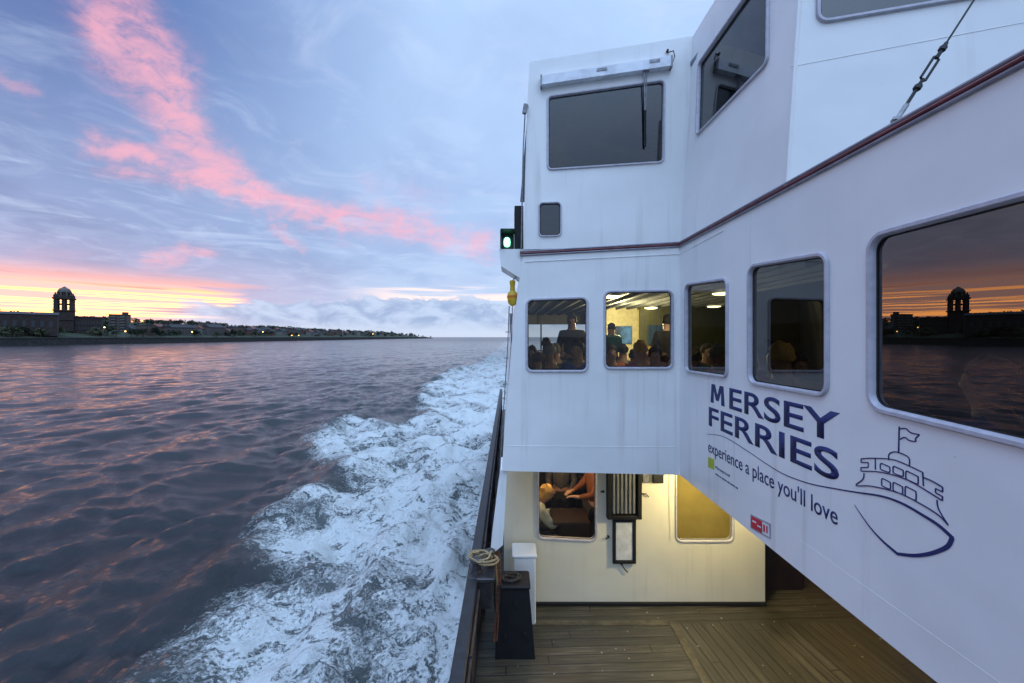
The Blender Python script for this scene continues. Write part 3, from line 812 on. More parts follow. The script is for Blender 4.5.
# roof, decks and closing walls
mb = MB(); zt = c3t.z
L3 = FW.to3(ul[3])
fl = WP.to3((4.5, 0))
mb.v = [(L3.x, L3.y, L3.z), (c3t.x, c3t.y, zt), (foldt.x, foldt.y, foldt.z), (fl.x, fl.y, foldt.z), (9, 9, zt), (L3.x*9/L3.y+.04, 9, L3.z)]
mb.v = [(p[0], p[1]+(.012 if i in (0, 1) else 0), p[2]-.004) for i, p in enumerate(mb.v)]
mb.v += [(p[0], p[1], p[2]-.06) for p in mb.v]
mb.f = [(0, 1, 2, 3, 4, 5), (11, 10, 9, 8, 7, 6)]+[(k, (k+1) % 6, 6+(k+1) % 6, 6+k) for k in range(6)]; mb.mi = [0]*8
fin(mb.build('wheelhouse_roof', M_WHITE, ferry))
mb = MB(); Lb = FW.to3(lp[-1])
foot = [(A_+.052, -3.1), (A_+.052, Y1+.06), (Lb.x+.06, Lb.y+.08), (Lb.x+.06, 16), (9, 16), (9, -3.1)]
mb.prism(foot, ZT-.09, ZT-.012); fin(mb.build('upper_deck', M_CEIL, ferry))
mb = MB(); foot2 = [(A_+.052, -3.1), (A_+.052, Y1+.06), (-.03, 4.66), (-.03, 16), (9, 16), (9, -3.1)]
mb.prism(foot2, ZB+.003, ZB+.06); fin(mb.build('saloon_floor', [M_CREAM], ferry))
mb = MB(); mb.prism([(p[0]+(.03 if p[0] < 5 else -.1), p[1]) for p in foot2], ZB+.062, ZB+.075); fin(mb.build('carpet', M_FLOOR, ferry))
mb = MB(); mb.box((5.5, -3.13, (ZB+ZT)/2), (7.2, .05, ZT-ZB-.01)); mb.box((9.03, 6.4, (ZB+ZT)/2), (.05, 19.2, ZT-ZB-.01)); fin(mb.build('end_wall', M_WHITE, ferry))
mb = MB()
for k in range(4):
    p = FW.to3(ul[k], -.003); t = 8.95/p.y; mb.v += [tuple(p), (p.x*t+.03, 8.95, p.z), (p.x*t+.08, 8.95, p.z), (p.x+.05, p.y+.03, p.z)]
for k in range(3):
    for i in range(4): mb.f.append((k*4+i, k*4+(i+1) % 4, k*4+4+(i+1) % 4, k*4+4+i)); mb.mi.append(0)
fin(mb.build('wheelhouse_side', M_WHITE, ferry))
mb = MB(); mb.box((4.75, 9.0, 2.3), (8.6, .05, 2.5)); mb.box((9.05, 5.6, 2.3), (.05, 6.8, 2.5))
mb.prism([(foldt.x+.1, foldt.y+.1), (fl.x, fl.y+.1), (8.9, 8.9), (.25, 8.9), (.25, 4.75), (A_+.1, Y1+.1)], 3.0, 3.05); fin(mb.build('wheelhouse_lining', M_GREYIN, ferry))
# console and chair backs seen dimly in the wheelhouse
mb = MB(); mb.box((1.0, 5.7, 1.55), (1.5, .6, 1.15), None, 0, .85); mb.box((3.2, 6.5, 1.8), (1.0, .5, 1.6), None, 0, .85); fin(mb.build('console', M_BLACK, ferry))
# --- rubbing strip and lip along the upper deck edge, lower tube modelling its shadow
def run(off_z, h): 
    p = [FW.to3((FW.at(520, 254)[0], FW.at(520, 254)[1]+off_z), h)]
    for k in range(1, 8):
        t = k/8; p.append(FW.to3((FW.at(520, 254)[0]*(1-t), (FW.at(520, 254)[1])*(1-t)+ZT*t+off_z), h))
    p.append(Vector((A_-h, Y1-h*.5, ZT+off_z))); p.append(Vector((A_-h, -3.1, ZT+off_z))); return p
mb = MB(); mb.tube(run(.004, .012), .010, 8); fin(mb.build('trim_moulding', M_REDTRIM, ferry, True))
mb = MB(); mb.tube(run(.026, .006), .011, 8); mb.tube(run(-.018, .008), .010, 8); fin(mb.build('trim_lip_and_shadow', M_GREYTRIM_SHADOW, ferry, True))
mb = MB(); q = FW.at(525, 262); mb.tube([FW.to3(q, .003), FW.to3((0, ZT-.10), .003), Vector((A_-.003, Y1-.9, ZT-.08))], .004, 5); fin(mb.build('weld_seam', M_WHITE, ferry))
mb = MB(); p0, p1 = S.at(905, 595), S.at(1010, 642); 
mb.tube([S.to3(S.at(800, 540), .0), S.to3(S.at(1024, 700), .0)], .0012, 5)
mb.tube([FW.to3(FW.at(508, 446), .0), FW.to3(FW.at(676, 447), .0)], .003, 5)
fin(mb.build('weld_seam', M_WHITE, ferry))
# screws on wall
# --- lettering
def text_on(pl, body, s0, s1, t0, t1, mat, name='lettering', off=.012, h=.002):
    cu = bpy.data.curves.new('t', 'FONT'); cu.body = body; cu.size = 1; cu.offset = off; cu.resolution_u = 6
    o = bpy.data.objects.new('t', cu); COL.objects.link(o); bpy.context.view_layer.update()
    me = bpy.data.meshes.new_from_object(o.evaluated_get(bpy.context.evaluated_depsgraph_get())); bpy.data.objects.remove(o); bpy.data.curves.remove(cu)
    xs = [v.co.x for v in me.vertices]; ys = [v.co.y for v in me.vertices]
    x0, x1, y0, y1 = min(xs), max(xs), min(ys), max(ys)
    for v in me.vertices:
        v.co = pl.to3((s0+(v.co.x-x0)/(x1-x0)*(s1-s0), t0+(v.co.y-y0)/(y1-y0)*(t1-t0)), h)
    bm = bmesh.new(); bm.from_mesh(me)
    bmesh.ops.remove_doubles(bm, verts=bm.verts, dist=1e-6)
    r = bmesh.ops.extrude_face_region(bm, geom=bm.faces[:]); vs = [q for q in r['geom'] if isinstance(q, bmesh.types.BMVert)]
    bmesh.ops.translate(bm, verts=vs, vec=-pl.n*(h-.0005)); bmesh.ops.recalc_face_normals(bm, faces=bm.faces); bm.to_mesh(me); bm.free()
    me.name = name; me.materials.clear(); me.materials.append(mat)
    return fin(link(bpy.data.objects.new(name, me), ferry))
def ribbon(mb, pts, w, pl=S, h=.0022):
    pts = [Vector(p) for p in pts]
    # smooth by Catmull-Rom
    if len(pts) > 2:
        o = []; m = len(pts)
        for i in range(m-1):
            p0, p1, p2, p3 = pts[max(i-1, 0)], pts[i], pts[i+1], pts[min(i+2, m-1)]
            for k in range(5):
                t = k/5; o.append(.5*((2*p1)+(p2-p0)*t+(2*p0-5*p1+4*p2-p3)*t*t+(3*p1-p0-3*p2+p3)*t**3))
        o.append(pts[-1]); pts = o
    n = len(pts); vs = []; ws = w if isinstance(w, tuple) else (w, w)
    for i, p in enumerate(pts):
        d = (pts[min(i+1, n-1)]-pts[max(i-1, 0)]).normalized(); nn = Vector((-d.y, d.x)); ww = (ws[0]+(ws[1]-ws[0])*i/(n-1))/2
        for q, hh in ((p+nn*ww, h), (p-nn*ww, h), (p-nn*ww, .0004), (p+nn*ww, .0004)): vs.append(pl.to3(q, hh))
    fs = []
    for i in range(n-1):
        for k in range(4): fs.append((i*4+k, i*4+(k+1) % 4, i*4+4+(k+1) % 4, i*4+4+k))
    fs += [(0, 1, 2, 3), ((n-1)*4, (n-1)*4+1, (n-1)*4+2, (n-1)*4+3)]
    mb.add(vs, fs)
def z5(x, y): return S.at(680+x/2.971, 370+y/2.971)
sL = z5(91, 0)[0]; sR = z5(476, 0)[0]
text_on(S, 'ERSEY', z5(147, 0)[0], sR, -.325*A_, -.229*A_, M_NAVY, off=.014)
def letter_m():
    a, b = sL, z5(133, 0)[0]; t0, t1 = -.323*A_, -.231*A_; w = (b-a); st = w*.23; m_ = (a+b)/2; lo = t0+(t1-t0)*.18
    P = [(a, t0), (a+st, t0), (a+st*1.05, t1-(t1-t0)*.34), (m_-st*.42, lo), (m_+st*.42, lo), (b-st*1.05, t1-(t1-t0)*.34), (b-st, t0), (b, t0), (b-st*.35, t1), (b-st*1.45, t1), (m_, lo+(t1-t0)*.30), (a+st*1.45, t1), (a+st*.35, t1)]
    fin(panel('lettering', S, P, [], .0015, M_NAVY, ferry, h=.002))
letter_m()
text_on(S, 'FERRIES', z5(86, 0)[0], z5(473, 0)[0], -.443*A_, -.347*A_, M_NAVY, off=.014)
text_on(S, "experience a place you'll love", z5(84, 0)[0], z5(469, 0)[0], -.592*A_, -.516*A_, M_NAVY, off=.004)
gq = MB(); c = [z5(84, 258), z5(102, 266), z5(102, 297), z5(84, 288)]; gq.add([S.to3(q, .002) for q in c]+[S.to3(q, .0004) for q in c], [(0, 1, 2, 3), (7, 6, 5, 4), (0, 1, 5, 4), (1, 2, 6, 5), (2, 3, 7, 6), (3, 0, 4, 7)]); fin(gq.build('crest_square', M_GREEN, ferry))
y_a = z5(106, 0)[0]
text_on(S, 'Merseytravel', y_a, z5(148, 0)[0], -.640*A_, -.622*A_, M_NAVY, off=0)
mb = MB(); x_b = z5(172, 0)[0]; tt = 0
for k, (f0_, f1_) in enumerate(((0, .16), (.19, .27), (.30, .52), (.55, .66), (.69, .88), (.91, 1))):
    ribbon(mb, [(y_a+(x_b-y_a)*f0_, -.662*A_), (y_a+(x_b-y_a)*f1_, -.662*A_)], .011)
fin(mb.build('small_print', M_NAVY, ferry))
def Z(*p): return [z5(*q) for q in p]
mb = MB()
ribbon(mb, Z((80,190),(130,198),(200,240),(250,274),(300,305),(350,326),(400,341),(480,356),(530,364)), (.004, .008))
ribbon(mb, Z((530,364),(600,375),(660,396),(720,430),(770,462),(812,500)), (.008, .016), h=.0030)
ribbon(mb, Z((810,497),(796,524),(760,541),(725,549),(690,551),(645,546)), (.018, .014), h=.0026)
ribbon(mb, Z((648,547),(600,505),(560,460),(519,400)), (.014, .001), h=.0034)
W1 = .0055
ribbon(mb, Z((652,168),(650,247)), .007)
ribbon(mb, Z((654,175),(672,174),(686,186),(712,192)), W1, h=.0026); ribbon(mb, Z((712,192),(700,204)), W1); ribbon(mb, Z((700,204),(700,212),(682,209),(668,200),(655,206)), W1, h=.0026)
ribbon(mb, Z((621,268),(622,250),(640,243),(668,252),(682,264),(682,284)), W1)
ribbon(mb, Z((581,262),(640,268),(722,304)), W1); ribbon(mb, Z((722,304),(724,345)), W1, h=.0026); ribbon(mb, Z((581,262),(581,296)), W1, h=.0026); 
ribbon(mb, Z((581,262),(560,262),(539,264)), W1, h=.003); ribbon(mb, Z((539,264),(538,274)), W1); ribbon(mb, Z((538,274),(560,275)), W1, h=.0026); ribbon(mb, Z((560,275),(560,289)), W1); ribbon(mb, Z((560,289),(538,290)), W1, h=.0026); ribbon(mb, Z((538,290),(538,300)), W1); ribbon(mb, Z((538,300),(600,304),(680,328),(780,388)), W1, h=.0028)
ribbon(mb, Z((722,318),(750,330),(781,348)), W1, h=.0034); ribbon(mb, Z((781,348),(781,362)), W1); ribbon(mb, Z((781,362),(760,352)), W1, h=.0026); ribbon(mb, Z((760,352),(760,364)), W1); ribbon(mb, Z((760,364),(781,376)), W1, h=.003); ribbon(mb, Z((781,376),(780,388)), W1)
ribbon(mb, Z((548,306),(544,325),(524,343),(570,345),(650,365),(720,400),(770,432),(798,461)), W1, h=.0032); ribbon(mb, Z((764,386),(770,415),(798,461)), W1, h=.0024)
for (x0, y0, x1, y1, sl) in ((596,277,624,297,.35),(634,286,664,308,.35),(672,300,708,326,.42),(600,322,626,346,.4),(634,334,662,360,.4),(670,346,702,376,.42)):
    k = sl*(x1-x0)
    q = [(x0+3, y0), (x1-3, y0+k), (x1, y0+k+4), (x1, y1+k-6), (x1-4, y1+k-3), (x0+3, y1-1), (x0, y1-5), (x0, y0+4), (x0+3, y0)]
    ribbon(mb, Z(*q), W1, h=.0024)
fin(mb.build('ferry_emblem', M_NAVY, ferry))
# red notice
mb = MB(); c = [S.at(*q) for q in ((751,514),(771,524),(771,539),(751,528))]
mb.add([S.to3(q, .004) for q in c]+[S.to3(q, .0004) for q in c], [(0, 1, 2, 3), (7, 6, 5, 4), (0, 1, 5, 4), (1, 2, 6, 5), (2, 3, 7, 6), (3, 0, 4, 7)])
nb = fin(mb.build('notice', simple('notice_grey', (.3, .3, .33), .4), ferry)); nb['label'] = 'small red and white notice in a grey frame'
c2 = offset_poly(c, -.010); mb = MB()
def sub(c, a, b, lo=0, hi=1): 
    tl, tr, br, bl = [Vector(q) for q in c]; f = lambda s, t: tuple((tl.lerp(tr, s)).lerp(bl.lerp(br, s), t)); return [f(a, lo), f(b, lo), f(b, hi), f(a, hi)]
for (a, b, lo, hi, mi) in ((0, .62, 0, 1, 0), (.63, 1, 0, 1, 1)):
    q = sub(c2, a, b, lo, hi); mb.add([S.to3(p, .0055) for p in q], [(0, 1, 2, 3)], mi)
for (a, b, lo, hi, mi) in ((.08, .3, .3, .45, 1), (.36, .56, .5, .64, 1), (.68, .78, .2, .8, 0), (.84, .92, .2, .8, 0)):
    q = sub(c2, a, b, lo, hi); mb.add([S.to3(p, .0062) for p in q], [(0, 1, 2, 3)], mi)
o = mb.build('face', [M_RED, simple('white_vinyl', (.7, .7, .72), .4)], nb)
# --- pale box with wiper above the wheelhouse window
mb = MB(); c = [FW.at(*q) for q in ((542,79.5),(669,60.5),(669,70),(542,88.5))]
def slab(mb, pl, c, h0, h1, mi=0):
    mb.add([pl.to3(q, h1) for q in c]+[pl.to3(q, h0) for q in c], [(0, 1, 2, 3), (7, 6, 5, 4), (0, 1, 5, 4), (1, 2, 6, 5), (2, 3, 7, 6), (3, 0, 4, 7)], mi)
slab(mb, FW, c, .003, .075); wb = fin(mb.build('wiper_box', M_VALANCE, ferry))
mb = MB()
for (u, v, a) in ((601, 74.5, 5), (653, 66.2, 5)):
    cc = [FW.at(u-a, v-1.4), FW.at(u+a, v-2.8), FW.at(u+a, v), FW.at(u-a, v+1.4)]; slab(mb, FW, cc, .0755, .081)
slab(mb, FW, [FW.at(540.4, 79), FW.at(542, 79), FW.at(542, 90), FW.at(540.4, 90)], .003, .08)
slab(mb, FW, [FW.at(669, 60), FW.at(670.6, 60), FW.at(670.6, 71), FW.at(669, 71)], .003, .08)
mb.build('bracket', M_STEEL, wb)
mb = MB(); mb.tube([FW.to3(FW.at(668, 53), .01), FW.to3(FW.at(672, 54), .05), FW.to3(FW.at(673, 60), .06), FW.to3(FW.at(671, 66), .05)], .006, 6); mb.tube([FW.to3(FW.at(667, 52), .0), FW.to3(FW.at(667, 52), .03)], .014, 8); mb.build('cable', M_BLACK, wb)
mb = MB(); mb.tube([FW.to3(FW.at(643, 72), .05), FW.to3(FW.at(644, 112), .035)], .008, 6); mb.tube([FW.to3(FW.at(645.5, 72), .05), FW.to3(FW.at(645, 112), .035)], .006, 6); mb.tube([FW.to3(FW.at(644.4, 112), .03), FW.to3(FW.at(644.6, 147), .012)], .014, 6, 1); mb.tube([FW.to3(FW.at(642, 72), .04), FW.to3(FW.at(648, 72), .04)], .03, 8)
mb.build('wiper_arm', [M_STEEL, M_BLACK], wb)
# --- pipe on the leaning outer edge
mb = MB(); mb.tube([FW.to3(FW.at(521.5, 250), .03), FW.to3(FW.at(522.5, 190), .04), FW.to3(FW.at(523.5, 150), .05), FW.to3(FW.at(525.5, 112), .05), FW.to3(FW.at(528, 106), .01)], .009, 6); mb.tube([FW.to3(FW.at(524.5, 116), .05), FW.to3(FW.at(526, 107), .05)], .025, 8)
fin(mb.build('conduit', M_STEEL, ferry))
# --- sidelight on its bracket
mb = MB(); yy = 4.62
def w3(u, v, y=yy): return Vector(((u-CU)/F*y, y, -(v-CV)/F*y))
pr = [(499, 249), (524, 249), (524, 279), (520, 278), (501, 266)]
a = [w3(*q) for q in pr]; b = [p+Vector((0, .38, 0)) for p in a]; n = len(a)
mb.add(a+b, [tuple(range(n)), tuple(range(2*n-1, n-1, -1))]+[(k, (k+1) % n, n+(k+1) % n, n+k) for k in range(n)]); fin(mb.build('light_bracket', M_WHITE, ferry))
mb = MB()
def pbox(mb, u0, v0, u1, v1, y, d, mi=0, bev=.006):
    p = w3(u0, v1, y); q = w3(u1, v0, y); mb.box(((p.x+q.x)/2, y+d/2, (p.z+q.z)/2), (abs(q.x-p.x), d, abs(q.z-p.z)), None, mi, 1, bev)
pbox(mb, 514.5, 205.5, 523.5, 248.5, 4.70, .3); pbox(mb, 500.5, 230, 514, 248.6, 4.74, .2)
mb.box((w3(500.8, 0).x, 4.66, w3(0, 239.5).z), (.012, .2, .2)); mb.box((w3(508, 0).x, 4.66, w3(0, 230.4).z), (.17, .2, .012))
sl = fin(mb.build('sidelight', M_BLACK, ferry))
mb = MB(); p = w3(507, 242, 4.70); mb.lathe((p.x, p.y, p.z-.055), [(.02, 0), (.034, .012), (.038, .05), (.034, .09), (.02, .105)], 12); sl2 = mb.build('lens', M_GREENLENS, sl)
# --- yellow buoy light and its cords
e = empty('buoy_light', tuple(w3(512.5, 306, 4.75))); tag(e, 'small yellow buoy light hanging at the edge under the green sidelight', 'buoy light'); o0 = Vector(e.location)
mb = MB(); mb.lathe((0, 0, 0), [(.018, 0), (.05, .03), (.062, .09), (.058, .15), (.03, .18), (.028, .25), (.034, .26), (.034, .30), (.01, .305)], 12); mb.build('body', M_YELLOW, e, True)
mb = MB(); mb.lathe((0, 0, .095), [(.064, 0), (.066, .012), (.064, .03)], 12); mb.build('band', simple('orange_band', (.6, .16, .02), .5), e)
mb = MB(); mb.tube([(0, 0, .30), (.03, .02, .34), (.09, .05, .34)], .006, 6); mb.tube([(.0, 0, .01), (-.01, .02, -.25), (.0, .03, -.6)], .004, 5); mb.build('cord', M_STEEL, e)
mb = MB()
for (u, y) in ((506.2, 4.9), (509.5, 5.3)):
    mb.tube([w3(u+3, 306, y), w3(u+1.6, 345, y), w3(u-2, 400, y), w3(u-7, 480, y)], .007, 6)
for v in (332, 358, 384, 410): mb.tube([w3(507-(v-306)*.045, v, 4.9), w3(511-(v-306)*.045, v, 5.3)], .006, 6)
fin(mb.build('ladder', M_STEEL, ferry))
# --- stay wire with turnbuckle
q0 = S.to3(S.at(887, 131), -.03); q0 = Vector((q0.x, q0.y, ZT+.04)); q1 = Vector((2.36, 2.02, 1.72)); dd = (q1-q0)
st_e = MB(); st_e.tube([q0, q0+dd*.16], .012, 8); st_e.tube([q0+dd*.03, q0+dd*.05], .022, 8)
so = fin(st_e.build('stay_wire', M_STEEL, ferry))
mb = MB(); mb.tube([q0+dd*.62, q0+dd*3.2], .0045, 6); so.name = 'stay_wire'
wv = mb.build('wire', M_BLACK, so)
mb = MB(); sd_ = dd.normalized().cross(Vector((0, 1, 0))).normalized()
for sg in (-1, 1): mb.tube([q0+dd*.34, q0+dd*.36+sd_*.014*sg, q0+dd*.52+sd_*.014*sg, q0+dd*.54], .006, 6)
mb.tube([q0+dd*.15, q0+dd*.36], .008, 6); mb.tube([q0+dd*.52, q0+dd*.64], .009, 6); mb.tube([q0+dd*.28, q0+dd*.31], .017, 6); mb.tube([q0+dd*.58, q0+dd*.61], .016, 6); mb.build('turnbuckle', M_BLACK, so)
# --- lower house front
YL = 5.52; ZD = -3.7
LW = Plane((0, YL, 0), (1, 0, 0), (0, 0, 1))
XR = (765-CU)/F*YL; XL = -.07
hl = [win(LW, [(539,455),(595,455),(595,540),(539,537)], .07, fw=.03, gm=M_GLASSCLEAR, label='lower deck window with a person lit orange inside'),
      win(LW, [(677,455),(732,455),(732,540),(677,540)], .07, fw=.03, gm=M_GLASSCLEAR, label='lower deck window glowing plain yellow')]
fin(panel('lower_bulkhead', LW, [(XL, ZD+.003), (XR, ZD+.003), (XR, ZB), (XL, ZB)], hl, .06, M_CREAM, ferry))
mb = MB(); mb.box(((.28+XR)/2, YL-.018, ZD+.028), (XR-.28, .03, .05), None, 0, 1, .006); fin(mb.build('skirting', M_BLACK, ferry))
mb = MB(); mb.box((XL+.03, 10.8, (ZD+ZB)/2), (.06, 10.4, ZB-ZD-.01)); fin(mb.build('lower_side_wall', M_WHITE, ferry))
# white stanchion plate at the ship's edge
mb = MB(); a = [w3(500.5, 470, 4.66), w3(507, 470, 4.66), w3(503, 545, 4.66), w3(490, 556, 4.66)]; b = [p+Vector((0, .5, 0)) for p in a]
mb.add(a+b, [(0, 1, 2, 3), (7, 6, 5, 4), (0, 1, 5, 4), (1, 2, 6, 5), (2, 3, 7, 6), (3, 0, 4, 7)]); fin(mb.build('stanchion', M_WHITE, ferry))
# dark doorway and the passage beyond
mb = MB(); mb.box((XR+.38, YL+.35, (ZD+ZB)/2), (.76, .06, ZB-ZD-.01)); mb.box((XR-.03, YL+.2, (ZD+ZB)/2), (.06, .28, ZB-ZD-.02)); dr = fin(mb.build('door', M_DARKWOOD, ferry)); dr['label'] = 'dark brown recessed wooden door'
mb = MB(); mb.tube([(XR+.62, YL+.28, -2.75), (XR+.62, YL+.28, -2.6)], .012, 8); mb.v = [tuple(Vector(q)-Vector((0, 0, 0))) for q in mb.v]; mb.build('handle', M_STEEL, dr)
mb = MB(); mb.box((8.0, 9.0, (ZD+ZB)/2), (7.5, .06, ZB-ZD-.01)); mb.box((XR+.79, 7.5, (ZD+ZB)/2), (.06, 3.2, ZB-ZD-.01)); fin(mb.build('passage_wall', M_DARKWOOD, ferry))
# interior of the lower cabin
mb = MB(); mb.box((1.7, 8.6, (ZD+ZB)/2), (3.5, .05, 2.1)); mb.box((2.15, 7.1, (ZD+ZB)/2), (.05, 2.9, 2.1)); fin(mb.build('cabin_partition', simple('cabin_brown', (.05, .035, .025), .7), ferry))
mb = MB(); mb.box((2.72, YL+.14, -2.6), (.9, .02, 1.5)); fin(mb.build('blind', M_BLIND, ferry))
# --- ribbed ventilator with a hinged frame beneath
mb = MB(); mb.box((0, 0, 0), (.001, .001, .001))
def lbox(mb, u0, v0, u1, v1, h0, h1, mi=0, bev=.004):
    a = LW.at(u0, v1); b = LW.at(u1, v0); mb.box(((a[0]+b[0])/2, YL-(h0+h1)/2, (a[1]+b[1])/2), (b[0]-a[0], h1-h0, b[1]-a[1]), None, mi, 1, bev)
mb = MB()
lbox(mb, 606, 448, 610.2, 517, .003, .09, 0, .008); lbox(mb, 635.8, 448, 640, 517, .003, .09, 0, .008); lbox(mb, 610.3, 513.5, 635.7, 517, .004, .088, 0); lbox(mb, 610.3, 448, 635.7, 452, .004, .088, 0); lbox(mb, 610.4, 452.2, 635.6, 513.3, .003, .03, 0)
vt = fin(mb.build('ventilator', M_BLACK, ferry)); vt['label'] = 'black framed ventilator with grey vertical ribs'
mb = MB()
for k in range(6): lbox(mb, 611.5+k*4, 453, 614.1+k*4, 512, .031, .062, 0, .006)
mb.build('rib', simple('grey_rib', (.16, .165, .17), .5), vt)
mb = MB()
lbox(mb, 612, 518, 615, 562, .02, .05); lbox(mb, 632, 518, 635, 562, .02, .05); lbox(mb, 615.1, 518, 631.9, 521, .021, .049); lbox(mb, 615.1, 559, 631.9, 562, .021, .049)
fr_ = fin(mb.build('hinged_cover', M_BLACK, ferry)); fr_['label'] = 'empty black frame hanging open below the ventilator'
mb = MB(); lbox(mb, 615.1, 521.1, 631.9, 558.9, .026, .034); mb.build('panel', simple('pale_panel', (.62, .62, .6), .5), fr_)
mb = MB()
def lw(u, v, h): return LW.to3(LW.at(u, v), h)
for pts in (((603, 491), (600, 491)), ((641, 493), (645, 493), (648, 496)), ((608, 536), (605.5, 538)), ((621, 563), (624, 568), (627, 571))):
    mb.tube([lw(u, v, .03) for u, v in pts], .008, 6); mb.tube([lw(*pts[0], .0), lw(*pts[0], .035)], .014, 8)
fin(mb.build('latch', M_BLACK, ferry))
mb = MB(); lbox(mb, 652, 468, 662, 482, .003, .06); lbox(mb, 641.5, 466, 648, 482, .003, .05, 1); fin(mb.build('junction_box', [M_BLACK, M_STEEL], ferry))
mb = MB(); mb.tube([lw(669, 474, .02), lw(670, 540, .02)], .004, 6); fin(mb.build('conduit', M_CREAM, ferry))
# --- decks
mb = MB()
XB = 2.06; YM = 5.17
mb.add([(-.36, -9, ZD), (XB, -9, ZD), (XB+.09, YM, ZD), (-.36, YM, ZD)], [(0, 1, 2, 3)], 1)
mb.add([(XB, -9, ZD), (10.8, -9, ZD), (10.8, YM, ZD), (XB+.09, YM, ZD)], [(0, 1, 2, 3)], 0)
mb.add([(-.36, YM, ZD), (10.8, YM, ZD), (10.8, 17, ZD), (-.36, 17, ZD)], [(0, 1, 2, 3)], 1)
mb.mi = [1, 0, 1]
fin(mb.build('deck', [M_DECKY, M_DECKX], ferry))
mb = MB(); mb.prism([(XB-.07, -9), (XB+.03, -9), (XB+.10, YM+.02), (XB+.01, YM+.02)], ZD+.0005, ZD+.009); mb.prism([(.1, YM-.04), (XB-.001, YM-.04), (XB-.001, YM+.05), (.1, YM+.05)], ZD+.0005, ZD+.007); fin(mb.build('margin_plank', simple('wet_dark_plank', (.075, .062, .04), .45, 0, .5, 9, .4), ferry))
# --- bulwark, cap rail and hull
mb = MB(); mb.box((-.40, 5.5, -3.16), (.05, 29, 1.06)); 
for k in range(15): mb.box((-.345, -8+k*1.9, -3.2), (.06, .012, .98))
fin(mb.build('bulwark', M_BULW, ferry))
mb = MB(); mb.box((-.395, 5.5, -2.615), (.12, 29, .035), None, 0, 1, .012); fin(mb.build('cap_rail', M_CAP, ferry))
mb = MB(); mb.tube([(-.33, -9, -2.74), (-.33, 20, -2.74)], .02, 8); fin(mb.build('handrail', M_BULW, ferry))
mb = MB(); n = 0
hullp = [(-.44, 20), (-.44, -6), (.6, -10), (3, -14), (5, -16), (7, -14), (9.6, -10), (11, -6), (11, 20), (10, 22), (.6, 22)]
mb.prism(hullp, WZ-1.5, ZD-.01); fin(mb.build('hull', M_HULL, ferry))
mb = MB(); mb.box((-.46, 7, -3.9), (.05, 26, .14), None, 0, 1, .02); fin(mb.build('rubbing_strake', M_CAP, ferry))
# fairlead on the cap rail
mb = MB(); mb.box((-.30, 4.5, -2.62), (.30, .42, .05), None, 0, 1, .01); mb.lathe((-.36, 4.42, -2.595), [(.06, 0), (.05, .03), (.045, .10), (.065, .12), (.06, .14), (.02, .145)], 14); mb.lathe((-.22, 4.60, -2.595), [(.06, 0), (.05, .03), (.045, .10), (.065, .12), (.06, .14), (.02, .145)], 14); mb.box((-.30, 4.5, -2.80), (.22, .36, .28), None, 0, 1, .01)
fl_ = fin(mb.build('fairlead', simple('worn_fairlead_paint', (.035, .032, .034), .45, .2, .4, 12, .3), ferry))
def coil(name, c, r0, turns, rr, mat, lab, hang=None, seed=1):
    rng = random.Random(seed); pts = []
    for k in range(turns*14):
        t = k/14*2*math.pi; w = r0*(1+.45*math.sin(t*.37+seed)+rng.uniform(-.22, .22)); pts.append((w*math.cos(t)*1.35, w*math.sin(t)*1.1, .012+.035*math.sin(t*.61+seed)+rng.uniform(0, .012)))
    if hang: pts += hang
    mb = MB(); mb.tube(pts, rr, 7); o = mb.build(name, mat, None, True); o.location = c; return o
o = coil('mooring_rope', (-.30, 4.5, -2.50), .085, 6, .012, M_ROPE, '', [(.10, .05, .06), (.13, .12, -.02), (.15, .15, -.2), (.16, .2, -.42), (.2, .22, -.55)], 3)
tag(o, 'frayed tan mooring rope looped over the fairlead on the cap rail', 'rope')
mb = MB(); rp = [w3(499, 528, 4.78), w3(503, 534, 4.8), w3(500, 540, 4.78), w3(497, 533, 4.78), w3(501, 526, 4.8), w3(498, 542, 4.76), w3(494, 547, 4.72), w3(491, 556, 4.68)]
cpt = []
for i in range(len(rp)-1):
    for k in range(4): cpt.append(rp[i].lerp(rp[i+1], k/4))
mb.tube(cpt, .012, 6); o = mb.build('cord', M_REDROPE, None, True); tag(o, 'knotted dark red cord tied at the foot of the white stanchion', 'cord')
mb = MB(); rp = [(-.19, 4.72, -2.47), (-.14, 4.74, -2.6), (-.13, 4.70, -2.9), (-.15, 4.66, -3.2), (-.17, 4.6, -3.5)]; mb.tube(rp, .013, 6); mb.tube([(p[0]+.03, p[1]-.02, p[2]+.02) for p in rp], .010, 6)
o = mb.build('rope_tail', simple('rust_rope', (.16, .06, .03), .9, 0, .4, 40), None, True); tag(o, 'rust-brown rope end hanging down inside the bulwark', 'rope')
# white locker and black chest
def chest(name, c, d, m, lid, lab, cat, taper=1.0, dots=False):
    e = empty(name, (c[0], c[1], ZD+.002)); tag(e, lab, cat)
    mb = MB(); mb.box((0, 0, d[2]/2), (d[0], d[1], d[2]), None, 0, taper, 0 if taper != 1 else .015); b_ = mb.build('body', m, e)
    mb = MB(); mb.box((0, 0, d[2]+.0225), (d[0]*taper+.03, d[1]*taper+.03, .04), None, 0, 1, .012); mb.build('lid', lid, e)
    if dots:
        for (x, z) in ((-.25, .25), (.25, .28), (.0, .6)):
            q = MB(); q.tube([(d[0]*x, -d[1]/2*(1-(1-taper)*z/d[2])-.001, z), (d[0]*x, -d[1]/2*(1-(1-taper)*z/d[2])-.02, z)], .022, 10); q.build('bolt', M_CAP, e)
    return e
chest('vent_box', (.20, 5.28, 0), (.29, .3, .86), M_WHITE, M_WHITE, 'white upright vent box standing on the deck behind the black chest', 'vent box')
